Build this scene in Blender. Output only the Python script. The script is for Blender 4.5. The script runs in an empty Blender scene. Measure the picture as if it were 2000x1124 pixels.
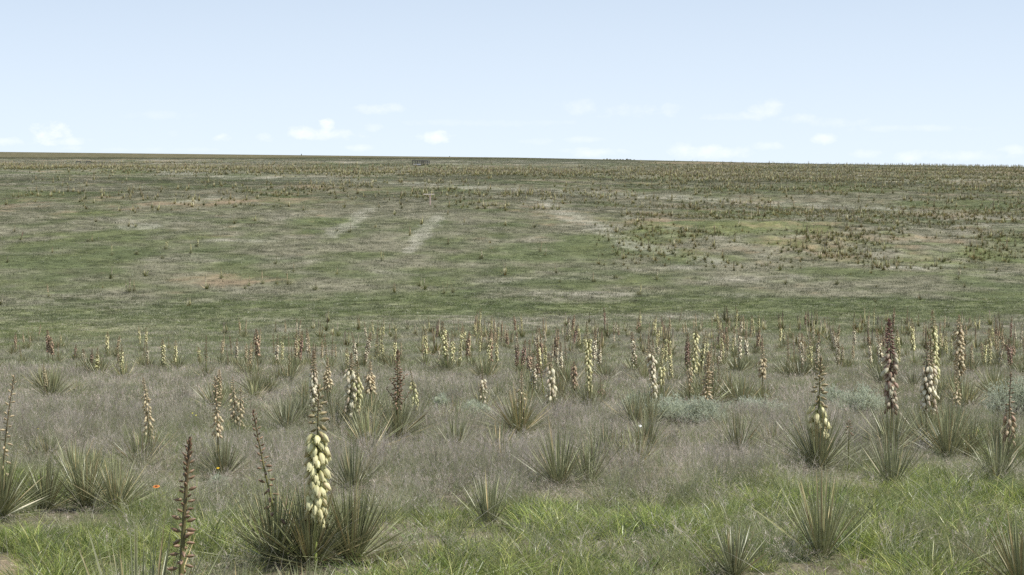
import bpy, math, random
import numpy as np
from mathutils import Vector, Matrix

random.seed(7)
rng = np.random.default_rng(11)
SC = bpy.context.scene
COL = SC.collection
F = 3172.0          # focal length in photo pixels (2000 wide)
EYE = 1.6
VH = 630.0          # eye-level row
pi = math.pi

# ------------------------------------------------------------------ noise
def _hash(ix, iy, seed):
    h = (ix.astype(np.int64) * 374761393 + iy.astype(np.int64) * 668265263 + seed * 1442695041) & 0xffffffff
    h = ((h ^ (h >> 13)) * 1274126177) & 0xffffffff
    h = (h ^ (h >> 16)) & 0xffffffff
    return h / 4294967295.0
def vnoise(x, y, seed=0):
    ix = np.floor(x); iy = np.floor(y); fx = x - ix; fy = y - iy
    fx = fx * fx * fx * (fx * (fx * 6 - 15) + 10); fy = fy * fy * fy * (fy * (fy * 6 - 15) + 10)
    a = _hash(ix, iy, seed); b = _hash(ix + 1, iy, seed); c = _hash(ix, iy + 1, seed); d = _hash(ix + 1, iy + 1, seed)
    return (a * (1 - fx) + b * fx) * (1 - fy) + (c * (1 - fx) + d * fx) * fy
def fbm(x, y, scale, seed=0, octv=4, gain=0.5):
    x = np.asarray(x, float) / scale; y = np.asarray(y, float) / scale
    t = 0; a = 1; s = 0
    for o in range(octv):
        ca, sa = math.cos(.6 * o + .3), math.sin(.6 * o + .3)
        t = t + a * vnoise((x * ca - y * sa) * 2 ** o, (x * sa + y * ca) * 2 ** o, seed + o * 17); s += a; a *= gain
    return (t / s - 0.5) * 2
def sstep(a, b, x):
    t = np.clip((np.asarray(x, float) - a) / (b - a), 0, 1); return t * t * (3 - 2 * t)

# ------------------------------------------------------------------ terrain
YK = np.array([-400, 0, 30, 45, 63, 80, 95, 110, 125, 140, 155, 170, 185, 205, 240, 280, 330, 400, 500, 620, 900, 1100, 1400, 2500, 7000], float)
def zof(v, y): return EYE + (VH - v) / F * y
def prof(vs, tail):
    z = [-2, 0, 0, 0] + [zof(v, y) for v, y in zip(vs, YK[4:4 + len(vs)])]
    return np.array(z + tail, float)
PL = prof([711, 693, 674, 654, 630, 603, 569, 529, 493, 455, 410, 379, 353, 335, 321, 313, 305.5, 301, 296.5], [110, 40])
PM = prof([710, 688, 668, 650, 625, 597, 562, 523, 487, 452, 410, 378, 352, 334, 321, 312, 309, 308, 307], [105, 40])
PR = prof([708, 682, 660, 642, 622, 600, 575, 545, 515, 480, 437, 402, 371, 348, 331, 326.5, 334, 340, 348], [85, 30])
def pchip(xk, yk, x):
    h = np.diff(xk); d = np.diff(yk) / h; m = np.zeros_like(yk)
    for i in range(1, len(xk) - 1):
        if d[i - 1] * d[i] > 0:
            w1 = 2 * h[i] + h[i - 1]; w2 = h[i] + 2 * h[i - 1]
            m[i] = (w1 + w2) / (w1 / d[i - 1] + w2 / d[i])
    m[0] = d[0]; m[-1] = d[-1]
    x = np.clip(x, xk[0], xk[-1]); i = np.clip(np.searchsorted(xk, x) - 1, 0, len(xk) - 2)
    t = (x - xk[i]) / h[i]; t2 = t * t; t3 = t2 * t
    return (2 * t3 - 3 * t2 + 1) * yk[i] + (t3 - 2 * t2 + t) * h[i] * m[i] + (-2 * t3 + 3 * t2) * yk[i + 1] + (t3 - t2) * h[i] * m[i + 1]
def zg(x, y):
    x = np.asarray(x, float); y = np.asarray(y, float)
    t = np.clip(x / np.maximum(y, 20.0) / 0.3153, -1.5, 1.5)
    zl, zm, zr = pchip(YK, PL, y), pchip(YK, PM, y), pchip(YK, PR, y)
    z = np.where(t < 0, zm + (zl - zm) * (-t), zm + (zr - zm) * t)
    far = sstep(120, 200, y)
    z = z + fbm(x, y, 9, 3, 4) * 0.07 + fbm(x, y, 1.6, 5, 2) * 0.02
    z = z + far * (fbm(x, y, 34, 8, 3) * 0.7 + fbm(x, y, 7, 9, 3) * 0.16) * (1 - 0.6 * sstep(450, 900, y))
    vs_ = np.where(t < 0, 307.5 + 11 * t, 307.5 + 19.5 * t)           # the ridge: the land levels off along this line
    lim = EYE + (VH - vs_) / F * y
    k_ = np.maximum(y, 1) * .0006; dz_ = (lim - z) / k_; z = np.where(y > 350, lim - k_ * np.logaddexp(0, np.clip(dz_, -60, 60)), z)
    er = sstep(165, 190, y) * (1 - sstep(215, 250, y)) * sstep(8, 30, x)
    z = z + er * np.abs(fbm(x, y, 6, 21, 3)) * 0.8
    return z
def px(x, y, z):      # world point -> photo pixel
    th = math.atan((VH - 562) / F); c, s = math.cos(th), math.sin(th)
    dz = z - EYE
    dep = y * c + dz * s; up = -y * s + dz * c
    return 1000 + F * x / dep, 562 - F * up / dep

# ------------------------------------------------------------------ vegetation map (what grows where on the ground)
def seg(u, v, pts, w, wv):
    d = np.full(np.shape(u), 1e9)
    for (a, b), (c, e) in zip(pts[:-1], pts[1:]):
        du, dv = (c - a) / w, (e - b) / wv; L = du * du + dv * dv
        t = np.clip(((u - a) / w * du + (v - b) / wv * dv) / L, 0, 1)
        d = np.minimum(d, np.hypot((u - a) / w - t * du, (v - b) / wv - t * dv))
    return np.clip(1 - d, 0, 1)
def ell(u, v, lst):
    o = np.zeros(np.shape(u))
    for (cu, cv, ru, rv, amt) in lst:
        d = np.hypot((u - cu) / ru, (v - cv) / rv)
        o = np.maximum(o, amt * (1 - sstep(0.35, 1.25, d)))
    return o
def veg(x, y):
    z = zg(x, y)
    yy = np.maximum(y, 3.0)
    u, v = px(x, yy, z)
    big = fbm(x, y, 38, 31, 4); mid = fbm(x, y, 9, 41, 4); fine = fbm(x, y, 2.0, 51, 3)
    wx = fbm(x, y, 22, 61, 3) * 26; wy = fbm(x, y, 22, 71, 3) * 9       # ragged patch borders
    hill = sstep(128, 150, y)
    U = u + wx * hill * 1.0; V = v + wy * hill * np.clip((v - 290) / 200, 0, 1)
    near = (1 - sstep(8, 20, y + 8.0 * fbm(x, y, 5, 43, 4) + 3.0 * fine))
    g = np.full(np.shape(u), 0.32) + 0.75 * mid + 0.35 * big
    g = np.where(y < 130, 0.10 + 0.95 * fbm(x, y, 5.5, 45, 4) + 0.35 * fine, g)
    yb = y + 9 * fbm(x, y, 14, 35, 3); band = sstep(88, 106, yb) * (1 - sstep(132, 152, yb))
    g = g + band * (0.36 + 0.5 * fbm(x, y, 12, 33, 4))
    left = 1 - sstep(-0.2, -0.02, x / yy)
    g = g + left * sstep(70, 95, y) * (1 - sstep(140, 150, y)) * 0.25
    g = g + ell(U, V, [(1180, 480, 120, 22, .9), (620, 440, 120, 18, .6), (110, 500, 190, 42, .55), (260, 470, 60, 14, .3), (960, 445, 70, 16, .5), (250, 352, 42, 3, 1),
                       (330, 362, 60, 5, .6), (130, 380, 130, 6, .5), (1600, 600, 480, 10, .8), (420, 592, 280, 9, .5), (640, 520, 60, 10, .5),
                       (1330, 500, 60, 10, .5), (900, 400, 40, 8, .4), (1000, 500, 130, 14, .4), (1500, 440, 120, 10, .4), (1930, 400, 120, 12, .4), (1500, 370, 300, 12, .35),
                       (1100, 560, 160, 8, .35), (1120, 309.5, 130, 2, 1.2), (480, 308.5, 260, 1.8, 1.2), (30, 540, 100, 20, .4), (60, 628, 120, 12, .6), (560, 560, 80, 8, .35)])
    p = 0.05 + 0.55 * fbm(x * .5, y, 9, 81, 4) + 0.15 * big
    U2 = u + wx * .35 + 10 * fbm(x, y, 4, 63, 3) * hill; V2 = v + wy * .3 + 4 * fbm(x, y, 4, 73, 3) * hill
    U3 = u + 16 * fbm(x, y, 5, 64, 4) * hill; V3 = v + 4 * fbm(x, y, 3, 74, 3) * hill
    far1 = (y > 140)
    pp = 1.5 * seg(U3, V3, [(856, 426), (838, 440), (832, 452), (812, 468), (800, 486)], 17, 11) * far1
    pp = np.maximum(pp, 1.3 * seg(U3, V3, [(722, 411), (708, 420), (690, 440), (650, 456)], 16, 9) * far1)
    pp = np.maximum(pp, 1.3 * seg(U3, V3, [(262, 443), (300, 441)], 18, 6) * far1)
    pp = np.maximum(pp, .9 * seg(U3, V3, [(360, 395), (410, 388), (430, 386)], 18, 4) * far1)
    pp = np.maximum(pp, 1.2 * seg(U3, V3, [(320, 338), (390, 337)], 16, 4.5) * far1)
    pp = np.maximum(pp, 1.1 * seg(U3, V3, [(1065, 394), (1085, 408), (1110, 424), (1150, 436), (1190, 458), (1230, 478), (1270, 486)], 20, 9) * far1)
    pp = np.maximum(pp, ell(U3, V3, [(1790, 520, 90, 7, .8), (1340, 524, 30, 5, .7), (480, 470, 90, 4, .6), (245, 446, 20, 4, .5), (1240, 425, 40, 4, .4)]))
    pp = np.maximum(pp, .85 * seg(U3, V3, [(500, 349), (700, 354), (860, 362), (1000, 371), (1200, 378), (1400, 392)], 30, 4) * (y > 200))
    pp = np.maximum(pp, .55 * seg(U2, V2, [(430, 346), (700, 352), (1000, 370), (1350, 390), (1600, 402), (2000, 428)], 30, 5) * (y > 200))
    pp = np.maximum(pp, .6 * seg(U2, V2, [(1050, 392), (1160, 440), (1230, 478), (1400, 512)], 30, 9) * (y > 140))
    p = p + ell(U, V, [(1930, 535, 100, 10, .6), (300, 316, 600, 5, .9), (1000, 318, 300, 5, .8), (1700, 325, 300, 3, .6), (1500, 405, 500, 10, .6), (1750, 425, 300, 8, .6), (480, 505, 260, 12, .45),
                       (150, 360, 180, 12, .5), (700, 535, 260, 9, .6), (1050, 552, 260, 9, .6), (1500, 545, 260, 12, .5), (1250, 578, 220, 5, .55), (260, 610, 350, 8, .5), (760, 600, 200, 6, .4),
                       (1480, 620, 460, 7, .8), (90, 660, 130, 12, .5), (1340, 522, 40, 5, .5)])
    s = -0.25 + 0.8 * fbm(x, y, 12, 91, 4) + 0.35 * fine + .32 * sstep(190, 230, y)
    s = s + ell(U, V, [(1700, 490, 460, 44, .55), (1400, 440, 260, 24, .45), (440, 545, 150, 15, .8), (560, 395, 260, 16, .5), (300, 390, 140, 22, .4), (1000, 405, 110, 18, .45),
                       (1050, 520, 70, 8, .3), (1850, 410, 200, 14, .35), (40, 400, 120, 15, .3), (1500, 319, 330, 5, .8), (300, 315, 500, 5, .5), (1900, 335, 300, 8, .5), (950, 660, 60, 12, .5), (1300, 668, 120, 12, .35)])
    s = s + 0.55 * ell(u, v, [(20, 1110, 50, 25, 1.6), (800, 1112, 90, 12, 1.2), (1010, 1080, 40, 18, .9), (620, 760, 200, 18, .3), (1180, 690, 220, 14, .5)])
    fe = sstep(96, 150, y)
    g = g * (1 - fe) + fe * sstep(-.05, .95, g + .75 * fbm(x, y, 5.0, 151, 4)); p = p * (1 - fe) + fe * sstep(.05, 1.0, p + .55 * fbm(x, y, 3.5, 161, 4)); s = s * (1 - fe) + fe * sstep(.12, 1.0, s + .75 * fbm(x, y, 2.6, 171, 4))
    g = np.clip(g, 0, 1) ; p = np.clip(p, 0, 1) * (1 - .55 * near); s = np.clip(s, 0, 1)
    g = g * (1 - near) + near * np.clip(0.78 + 1.1 * fbm(x, y, 2.2, 47, 3) + .3 * fine - s, 0, 1)
    return u, v, g, np.clip(p + pp * .5, 0, 1), s, near, big, mid, np.clip(pp * 1.1 * (.8 + 1.3 * fbm(x, y, 3.2, 181, 4)), 0, .62), fine

C_MAUVE = np.array([.355, .332, .265]); C_PALE = np.array([.46, .42, .335]); C_PINK = np.array([.37, .275, .21])
C_GREEN = np.array([.064, .088, .028]); C_NGREEN = np.array([.155, .185, .065]); C_BRIGHT = np.array([.27, .325, .085]); C_SOIL = np.array([.25, .19, .125]); C_OLIVE = np.array([.098, .086, .042])
C_HGREY = np.array([.176, .166, .114]); C_HPALE = np.array([.29, .268, .212])
def tint_of(x, y, jitter=0.0, kind=None):
    u, v, g, p, s, near, big, mid, pp, fine = veg(x, y)
    e = lambda a: np.asarray(a)[..., None]
    hill = sstep(85, 160, y)
    c = C_MAUVE * (1 - e(hill)) + C_HGREY * e(hill)
    c = c * (1 - e(p) * .8) + (C_PALE * (1 - e(hill)) + C_HPALE * e(hill)) * e(p) * .8
    c = c * (1 - e(s) * .7) + (C_PINK * (1 - e(hill)) + np.array([.178, .132, .080]) * e(hill)) * e(s) * .7
    gc = (C_NGREEN * (1 - e(hill)) + C_GREEN * e(hill)) * (1 - e(near)) + C_BRIGHT * .8 * e(near)
    olv = ell(u, v, [(1500, 455, 420, 45, 1.2), (1850, 500, 250, 40, 1.2), (700, 420, 300, 30, .6), (250, 420, 160, 20, .6), (620, 555, 120, 10, .8), (60, 635, 140, 10, 1)]) * hill * (.7 + fbm(x, y, 4, 191, 3))
    yel = np.clip(.3 + fbm(x, y, 6, 101, 3), 0, 1) * .5
    gc = gc * (1 - e(yel) * .5) + (np.array([.30, .30, .11]) * (1 - e(hill)) + np.array([.125, .125, .036]) * e(hill)) * e(np.clip(yel + .45 * olv, 0, 1)) * .6
    gg = np.clip(g, 0, 1) * (.85 - .10 * hill)
    c = c * (1 - e(gg)) + gc * e(gg)
    c = c * (1 - e(pp) * .9) + np.array([.33, .315, .25]) * e(pp) * .9
    far = sstep(640, 780, y) * (1 - sstep(0, .12, x / np.maximum(y, 3)))
    c = c * (1 - e(far) * .85) + C_OLIVE * e(far) * .85
    c = c * (1 + .10 * e(fine) + .20 * e(hill * fbm(x, y, 1.3, 201, 3)))
    return c, (u, v, g, p, s, near)

# ------------------------------------------------------------------ mesh helpers
def link(o, parent=None):
    COL.objects.link(o)
    if parent is not None: o.parent = parent
    return o
def np_mesh(name, V, Q, C=None, mats=(), smooth=False, fm=None):
    """V (n,3); Q list of faces arrays: (k,4) and/or (k,3)"""
    me = bpy.data.meshes.new(name)
    Q = Q if isinstance(Q, list) else [Q]
    Q = [np.asarray(q, np.int32) for q in Q if len(q)]
    V = np.asarray(V, np.float32)
    me.vertices.add(len(V)); me.vertices.foreach_set('co', V.ravel())
    if Q:
        nl = sum(q.size for q in Q); nf = sum(len(q) for q in Q)
        me.loops.add(nl); me.polygons.add(nf)
        me.loops.foreach_set('vertex_index', np.concatenate([q.ravel() for q in Q]))
        st = []; tot = 0
        for q in Q:
            st.append(np.arange(len(q)) * q.shape[1] + tot); tot += q.size
        me.polygons.foreach_set('loop_start', np.concatenate(st).astype(np.int32))
        if fm is not None: me.polygons.foreach_set('material_index', np.asarray(fm, np.int32))
    me.update(calc_edges=True)
    if Q: me.polygons.foreach_set('use_smooth', np.full(nf, smooth))
    if C is not None:
        a = me.color_attributes.new('Col', 'FLOAT_COLOR', 'POINT')
        cc = np.ones((len(V), 4), np.float32); cc[:, :3] = C
        a.data.foreach_set('color', cc.ravel())
    for m in mats: me.materials.append(m)
    return me
class Geo:
    def __init__(s): s.v = []; s.q = []; s.t = []; s.c = []; s.n = 0
    def add(s, V, Q, C, tris=False):
        V = np.asarray(V, float); C = np.asarray(C, float)
        if C.ndim == 1: C = np.tile(C, (len(V), 1))
        s.v.append(V); s.c.append(C); (s.t if tris else s.q).append(np.asarray(Q) + s.n); s.n += len(V)
    def arr(s):
        V = np.concatenate(s.v); C = np.concatenate(s.c); Q = []
        if s.q: Q.append(np.concatenate(s.q))
        if s.t: Q.append(np.concatenate(s.t))
        return V, Q, C
    def mesh(s, name, mats, smooth=False):
        V, Q, C = s.arr(); return np_mesh(name, V, Q, C, mats, smooth)
def norm(a): return a / np.maximum(np.linalg.norm(a, axis=-1, keepdims=True), 1e-9)
def strips(base, d, L, W, bend, nseg=3, fold=0.0, prof_=None, cb=None, ct=None, ce=None, sidev=None):
    """blades; returns verts, quads, colours. ce: edge colour for folded leaves"""
    N = len(base); s = np.linspace(0, 1, nseg + 1)
    if prof_ is None: prof_ = np.sqrt(np.clip(1 - s, 0, 1)) * (0.75 + .25 * np.sin(pi * s)); 
    if sidev is None:
        ang = rng.uniform(0, 2 * pi, N); r = np.stack([np.cos(ang), np.sin(ang), np.zeros(N)], 1)
        sidev = norm(np.cross(d, r))
    P = base[:, None] + d[:, None] * (L[:, None, None] * s[None, :, None]) + bend[:, None] * (L[:, None, None] * (s ** 2)[None, :, None])
    w = W[:, None] * np.maximum(prof_, 0.04)[None]
    off = sidev[:, None] * w[..., None] * .5
    if fold > 0:
        nrm = norm(np.cross(sidev, d))
        mid = P - nrm[:, None] * (w[..., None] * fold)
        V = np.stack([P - off, mid, P + off], 2); k = 3
    else:
        V = np.stack([P - off, P + off], 2); k = 2
    Vf = V.reshape(-1, 3)
    idx = np.arange(N * (nseg + 1) * k).reshape(N, nseg + 1, k)
    Q = np.stack([idx[:, :-1, :-1], idx[:, :-1, 1:], idx[:, 1:, 1:], idx[:, 1:, :-1]], -1).reshape(-1, 4)
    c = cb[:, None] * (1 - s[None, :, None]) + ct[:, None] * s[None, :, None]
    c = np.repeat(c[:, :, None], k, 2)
    if ce is not None and k == 3:
        c[:, :, 0] = c[:, :, 0] * .4 + ce * .6; c[:, :, 2] = c[:, :, 2] * .4 + ce * .6
    return Vf, Q, c.reshape(-1, 3)
def tube(pts, rads, n=6, cap=True):
    pts = np.asarray(pts, float); rads = np.asarray(rads, float)
    T = norm(np.gradient(pts, axis=0)); ref = np.array([0.13, .99, .05]) if abs(T[0][1]) < .8 else np.array([1., 0, 0])
    S = norm(np.cross(T, ref)); B = np.cross(T, S); a = np.arange(n) / n * 2 * pi
    V = pts[:, None] + rads[:, None, None] * (S[:, None] * np.cos(a)[None, :, None] + B[:, None] * np.sin(a)[None, :, None])
    idx = np.arange(len(pts) * n).reshape(len(pts), n); nx = np.roll(idx, -1, 1)
    Q = np.stack([idx[:-1], nx[:-1], nx[1:], idx[1:]], -1).reshape(-1, 4)
    return V.reshape(-1, 3), Q
def boxv(c, s):
    c = np.array(c, float); s = np.array(s, float) / 2
    V = np.array([[x, y, z] for x in (-1, 1) for y in (-1, 1) for z in (-1, 1)]) * s + c
    Q = [[0, 1, 3, 2], [4, 6, 7, 5], [0, 4, 5, 1], [2, 3, 7, 6], [0, 2, 6, 4], [1, 5, 7, 3]]
    return V, Q
def basis(ax):
    ax = np.asarray(ax, float); ax = ax / np.linalg.norm(ax)
    r = np.array([1., 0, 0]) if abs(ax[0]) < .8 else np.array([0, 1., 0])
    x = np.cross(r, ax); x /= np.linalg.norm(x); y = np.cross(ax, x)
    return np.stack([x, y, ax], 1)      # columns

# ------------------------------------------------------------------ materials
def new_mat(name):
    m = bpy.data.materials.new(name); m.use_nodes = True; nt = m.node_tree
    for n in list(nt.nodes): nt.nodes.remove(n)
    return m, nt
def N(nt, t, **kw):
    n = nt.nodes.new(t)
    for k, v in kw.items():
        if k == 'ins':
            for i, val in v.items(): n.inputs[i].default_value = val
        else: setattr(n, k, v)
    return n
def mixc(nt, a, b, fac, blend='MIX'):
    n = nt.nodes.new('ShaderNodeMix'); n.data_type = 'RGBA'; n.blend_type = blend
    for sock, val in ((n.inputs[0], fac), (n.inputs[6], a), (n.inputs[7], b)):
        if isinstance(val, bpy.types.NodeSocket): nt.links.new(val, sock)
        else: sock.default_value = val
    return n.outputs[2]
def foliage_mat(name, instanced=False, transl=0.35, rough=.5, spec=.3, var=.25, gain=1.0, noise_scale=60, noise_amt=.25):
    m, nt = new_mat(name); L = nt.links
    col = N(nt, 'ShaderNodeAttribute', attribute_name='Col').outputs['Color']
    if instanced:
        t = N(nt, 'ShaderNodeAttribute', attribute_name='tint', attribute_type='INSTANCER').outputs['Color']
        col = mixc(nt, col, t, 1.0, 'MULTIPLY')
    else:
        oi = N(nt, 'ShaderNodeObjectInfo')
        mr = N(nt, 'ShaderNodeMapRange', ins={3: 1 - var, 4: 1 + var}); L.new(oi.outputs['Random'], mr.inputs[0])
        col = mixc(nt, col, mr.outputs[0], 1.0, 'MULTIPLY')
        tc = N(nt, 'ShaderNodeTexCoord')
        nz = N(nt, 'ShaderNodeTexNoise', ins={'Scale': noise_scale, 'Detail': 3.0}); L.new(tc.outputs['Object'], nz.inputs['Vector'])
        mr2 = N(nt, 'ShaderNodeMapRange', ins={1: .3, 2: .7, 3: 1 - noise_amt, 4: 1 + noise_amt}); L.new(nz.outputs['Fac'], mr2.inputs[0])
        col = mixc(nt, col, mr2.outputs[0], 1.0, 'MULTIPLY')
    if gain != 1.0: col = mixc(nt, col, (gain, gain, gain, 1), 1.0, 'MULTIPLY')
    pr = N(nt, 'ShaderNodeBsdfPrincipled', ins={'Roughness': rough, 'Specular IOR Level': spec}); L.new(col, pr.inputs['Base Color'])
    out = N(nt, 'ShaderNodeOutputMaterial')
    if transl > 0:
        tr = N(nt, 'ShaderNodeBsdfTranslucent'); L.new(col, tr.inputs['Color'])
        mx = N(nt, 'ShaderNodeMixShader', ins={0: transl}); L.new(pr.outputs[0], mx.inputs[1]); L.new(tr.outputs[0], mx.inputs[2])
        L.new(mx.outputs[0], out.inputs[0])
    else: L.new(pr.outputs[0], out.inputs[0])
    return m
M_grass = foliage_mat('grass_blades', True, .45, .36, .5)
M_leaf = foliage_mat('yucca_leaf', False, .08, .42, .45, .16, noise_scale=25, noise_amt=.2)
M_bloom = foliage_mat('yucca_blossom', False, .22, .5, .3, .1, noise_scale=40, noise_amt=.12)
M_bud = foliage_mat('yucca_bud', False, .05, .45, .35, .2, noise_scale=70, noise_amt=.3)
M_stem = foliage_mat('yucca_stem', False, .0, .55, .3, .15, noise_scale=50, noise_amt=.25)
M_yinst = foliage_mat('yucca_far', True, .1, .5, .3)
M_sage = foliage_mat('sage_leaf', False, .45, .7, .1, .08, noise_scale=14, noise_amt=.25)
M_wood = foliage_mat('weathered_wood', False, 0, .8, .2, .1, noise_scale=18, noise_amt=.3)
M_petal = foliage_mat('flower_petal', False, .3, .5, .2, .05)

# ground
m, nt = new_mat('prairie_ground'); L = nt.links; M_ground = m
col = N(nt, 'ShaderNodeAttribute', attribute_name='Col').outputs['Color']
geo = N(nt, 'ShaderNodeNewGeometry')
for sc_, amt in ((0.35, .22), (1.7, .28), (9.0, .30), (40.0, .3)):
    nz = N(nt, 'ShaderNodeTexNoise', ins={'Scale': sc_, 'Detail': 5.0, 'Roughness': .62}); L.new(geo.outputs['Position'], nz.inputs['Vector'])
    mr = N(nt, 'ShaderNodeMapRange', ins={1: .32, 2: .68, 3: 1 - amt, 4: 1 + amt}); L.new(nz.outputs['Fac'], mr.inputs[0])
    col = mixc(nt, col, mr.outputs[0], 1.0, 'MULTIPLY')
nz = N(nt, 'ShaderNodeTexNoise', ins={'Scale': 3.2, 'Detail': 6.0, 'Roughness': .7}); L.new(geo.outputs['Position'], nz.inputs['Vector'])
mr = N(nt, 'ShaderNodeMapRange', ins={1: .60, 2: .74, 3: 0, 4: .55}); L.new(nz.outputs['Fac'], mr.inputs[0])
col = mixc(nt, col, (.235, .185, .125, 1), mr.outputs[0])
nz2 = N(nt, 'ShaderNodeTexNoise', ins={'Scale': 5.0, 'Detail': 7.0, 'Roughness': .7}); L.new(geo.outputs['Position'], nz2.inputs['Vector'])
bp = N(nt, 'ShaderNodeBump', ins={'Strength': .7, 'Distance': .12}); L.new(nz2.outputs['Fac'], bp.inputs['Height'])
pr = N(nt, 'ShaderNodeBsdfPrincipled', ins={'Roughness': .95, 'Specular IOR Level': .1}); L.new(col, pr.inputs['Base Color']); L.new(bp.outputs[0], pr.inputs['Normal'])
out = N(nt, 'ShaderNodeOutputMaterial'); L.new(pr.outputs[0], out.inputs[0])

# ------------------------------------------------------------------ ground sheet
BARE = [(10, 1165, 66, 84, 1), (-60, 1150, 80, 90, 1), (800, 1118, 60, 12, .8), (1700, 1100, 36, 9, .6)]
def ground():
    ys = [-400, -200, -100, -50, -25, -12, -6, -2, 1, 3]
    y = 4.5
    while y < 1500: ys.append(y); y *= 1.0062 if y < 420 else 1.012
    ys += [1700, 2100, 2700, 3600, 5000, 7000]
    ys = np.array(ys, float)
    core = np.linspace(-.46, .46, 520); side = .46 * np.exp(np.linspace(0, math.log(10 / .46), 34))[1:]
    ts = np.concatenate([-side[::-1], core, side])
    w = np.where(ys > 4, np.hypot(ys, 3), np.hypot(ys, 5.0))
    X = ts[None] * w[:, None]; Y = np.repeat(ys[:, None], len(ts), 1)
    Z = zg(X, Y)
    c, (u, v, g, p, s, near) = tint_of(X, Y)
    e = lambda a: np.asarray(a)[..., None]
    hill = e(sstep(70, 150, Y))
    under = np.array([.20, .165, .12]) * (1 - e(g) * .5) + np.array([.07, .08, .035]) * e(g) * .5      # litter and soil beneath near grass
    soil = C_SOIL * (1 + .0 * hill)
    sm = e(np.clip(s * .9 - .45 + .5 * fbm(X, Y, 1.1, 131, 3), 0, 1))
    cc = under * (1 - hill) + c * .92 * hill
    bare = e(ell(u + 14 * fbm(X, Y, .6, 63, 3), v + 8 * fbm(X, Y, .6, 65, 3), BARE))
    sm = np.maximum(sm, bare * 1.25).clip(0, 1.3)
    cc = cc * (1 - sm * .75) + soil * (1 + .5 * bare) * sm * .75
    nI, nJ = X.shape; idx = np.arange(nI * nJ).reshape(nI, nJ)
    Q = np.stack([idx[:-1, :-1], idx[:-1, 1:], idx[1:, 1:], idx[1:, :-1]], -1).reshape(-1, 4)
    me = np_mesh('ground', np.stack([X, Y, Z], -1).reshape(-1, 3), Q, cc.reshape(-1, 3), [M_ground], True)
    o = link(bpy.data.objects.new('ground', me)); o['kind'] = 'structure'
    o['label'] = 'rolling prairie ground rising to a bare ridge'
    return o
ground()

# ------------------------------------------------------------------ scatter system (only for uncountable growth)
def gn_tree():
    ng = bpy.data.node_groups.new('scatter', 'GeometryNodeTree')
    ng.interface.new_socket('Geometry', in_out='INPUT', socket_type='NodeSocketGeometry')
    ng.interface.new_socket('Geometry', in_out='OUTPUT', socket_type='NodeSocketGeometry')
    L = ng.links; nn = ng.nodes.new
    gi = nn('NodeGroupInput'); go = nn('NodeGroupOutput')
    def att(name, dt):
        n = nn('GeometryNodeInputNamedAttribute'); n.data_type = dt; n.inputs['Name'].default_value = name
        return [o for o in n.outputs if o.enabled and o.name == 'Attribute'][0]
    tid = att('tid', 'INT')
    cmp = nn('FunctionNodeCompare'); cmp.data_type = 'INT'; cmp.operation = 'LESS_THAN'
    ci = [i for i in cmp.inputs if i.enabled]
    L.new(tid, ci[0]); ci[1].default_value = 0
    sep = nn('GeometryNodeSeparateGeometry'); sep.domain = 'POINT'
    L.new(gi.outputs[0], sep.inputs[0]); L.new(cmp.outputs[0], sep.inputs['Selection'])
    sp = nn('GeometryNodeSplitToInstances'); sp.domain = 'POINT'
    L.new(sep.outputs[1], sp.inputs[0]); L.new(tid, sp.inputs['Group ID'])
    ip = nn('GeometryNodeInstanceOnPoints')
    L.new(sep.outputs[0], ip.inputs['Points']); L.new(sp.outputs[0], ip.inputs['Instance'])
    ip.inputs['Pick Instance'].default_value = True
    L.new(att('pick', 'INT'), ip.inputs['Instance Index'])
    L.new(att('rot', 'FLOAT_VECTOR'), ip.inputs['Rotation']); L.new(att('scl', 'FLOAT_VECTOR'), ip.inputs['Scale'])
    L.new(ip.outputs[0], go.inputs[0])
    return ng
NG = gn_tree()
def scatter(name, label, temps, P, rot, scl, tint, pick, mat):
    V = []; Q = []; C = []; tid = []; n = 0; Q3 = []
    for k, g in enumerate(temps):
        v, q, c = g.arr()
        V.append(v); C.append(c); tid.append(np.full(len(v), k))
        for a in q: (Q if a.shape[1] == 4 else Q3).append(a + n)
        n += len(v)
    nT = n; nP = len(P)
    V = np.concatenate(V + [P]); C = np.concatenate(C + [np.zeros((nP, 3))]); tid = np.concatenate(tid + [np.full(nP, -1)])
    qs = []
    if Q: qs.append(np.concatenate(Q))
    if Q3: qs.append(np.concatenate(Q3))
    me = np_mesh(name, V, qs, C, [mat], False)
    def vec(nm, a):
        at = me.attributes.new(nm, 'FLOAT_VECTOR', 'POINT'); full = np.zeros((nT + nP, 3), np.float32); full[nT:] = a
        at.data.foreach_set('vector', full.ravel())
    def integer(nm, a):
        at = me.attributes.new(nm, 'INT', 'POINT'); at.data.foreach_set('value', np.asarray(a, np.int32))
    integer('tid', tid); integer('pick', np.concatenate([np.zeros(nT, int), pick]))
    vec('rot', rot); vec('scl', scl)
    at = me.color_attributes.new('tint', 'FLOAT_COLOR', 'POINT'); full = np.ones((nT + nP, 4), np.float32); full[nT:, :3] = tint
    at.data.foreach_set('color', full.ravel())
    o = link(bpy.data.objects.new(name, me)); o['kind'] = 'stuff'; o['label'] = label
    md = o.modifiers.new('scatter', 'NODES'); md.node_group = NG
    return o

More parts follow.
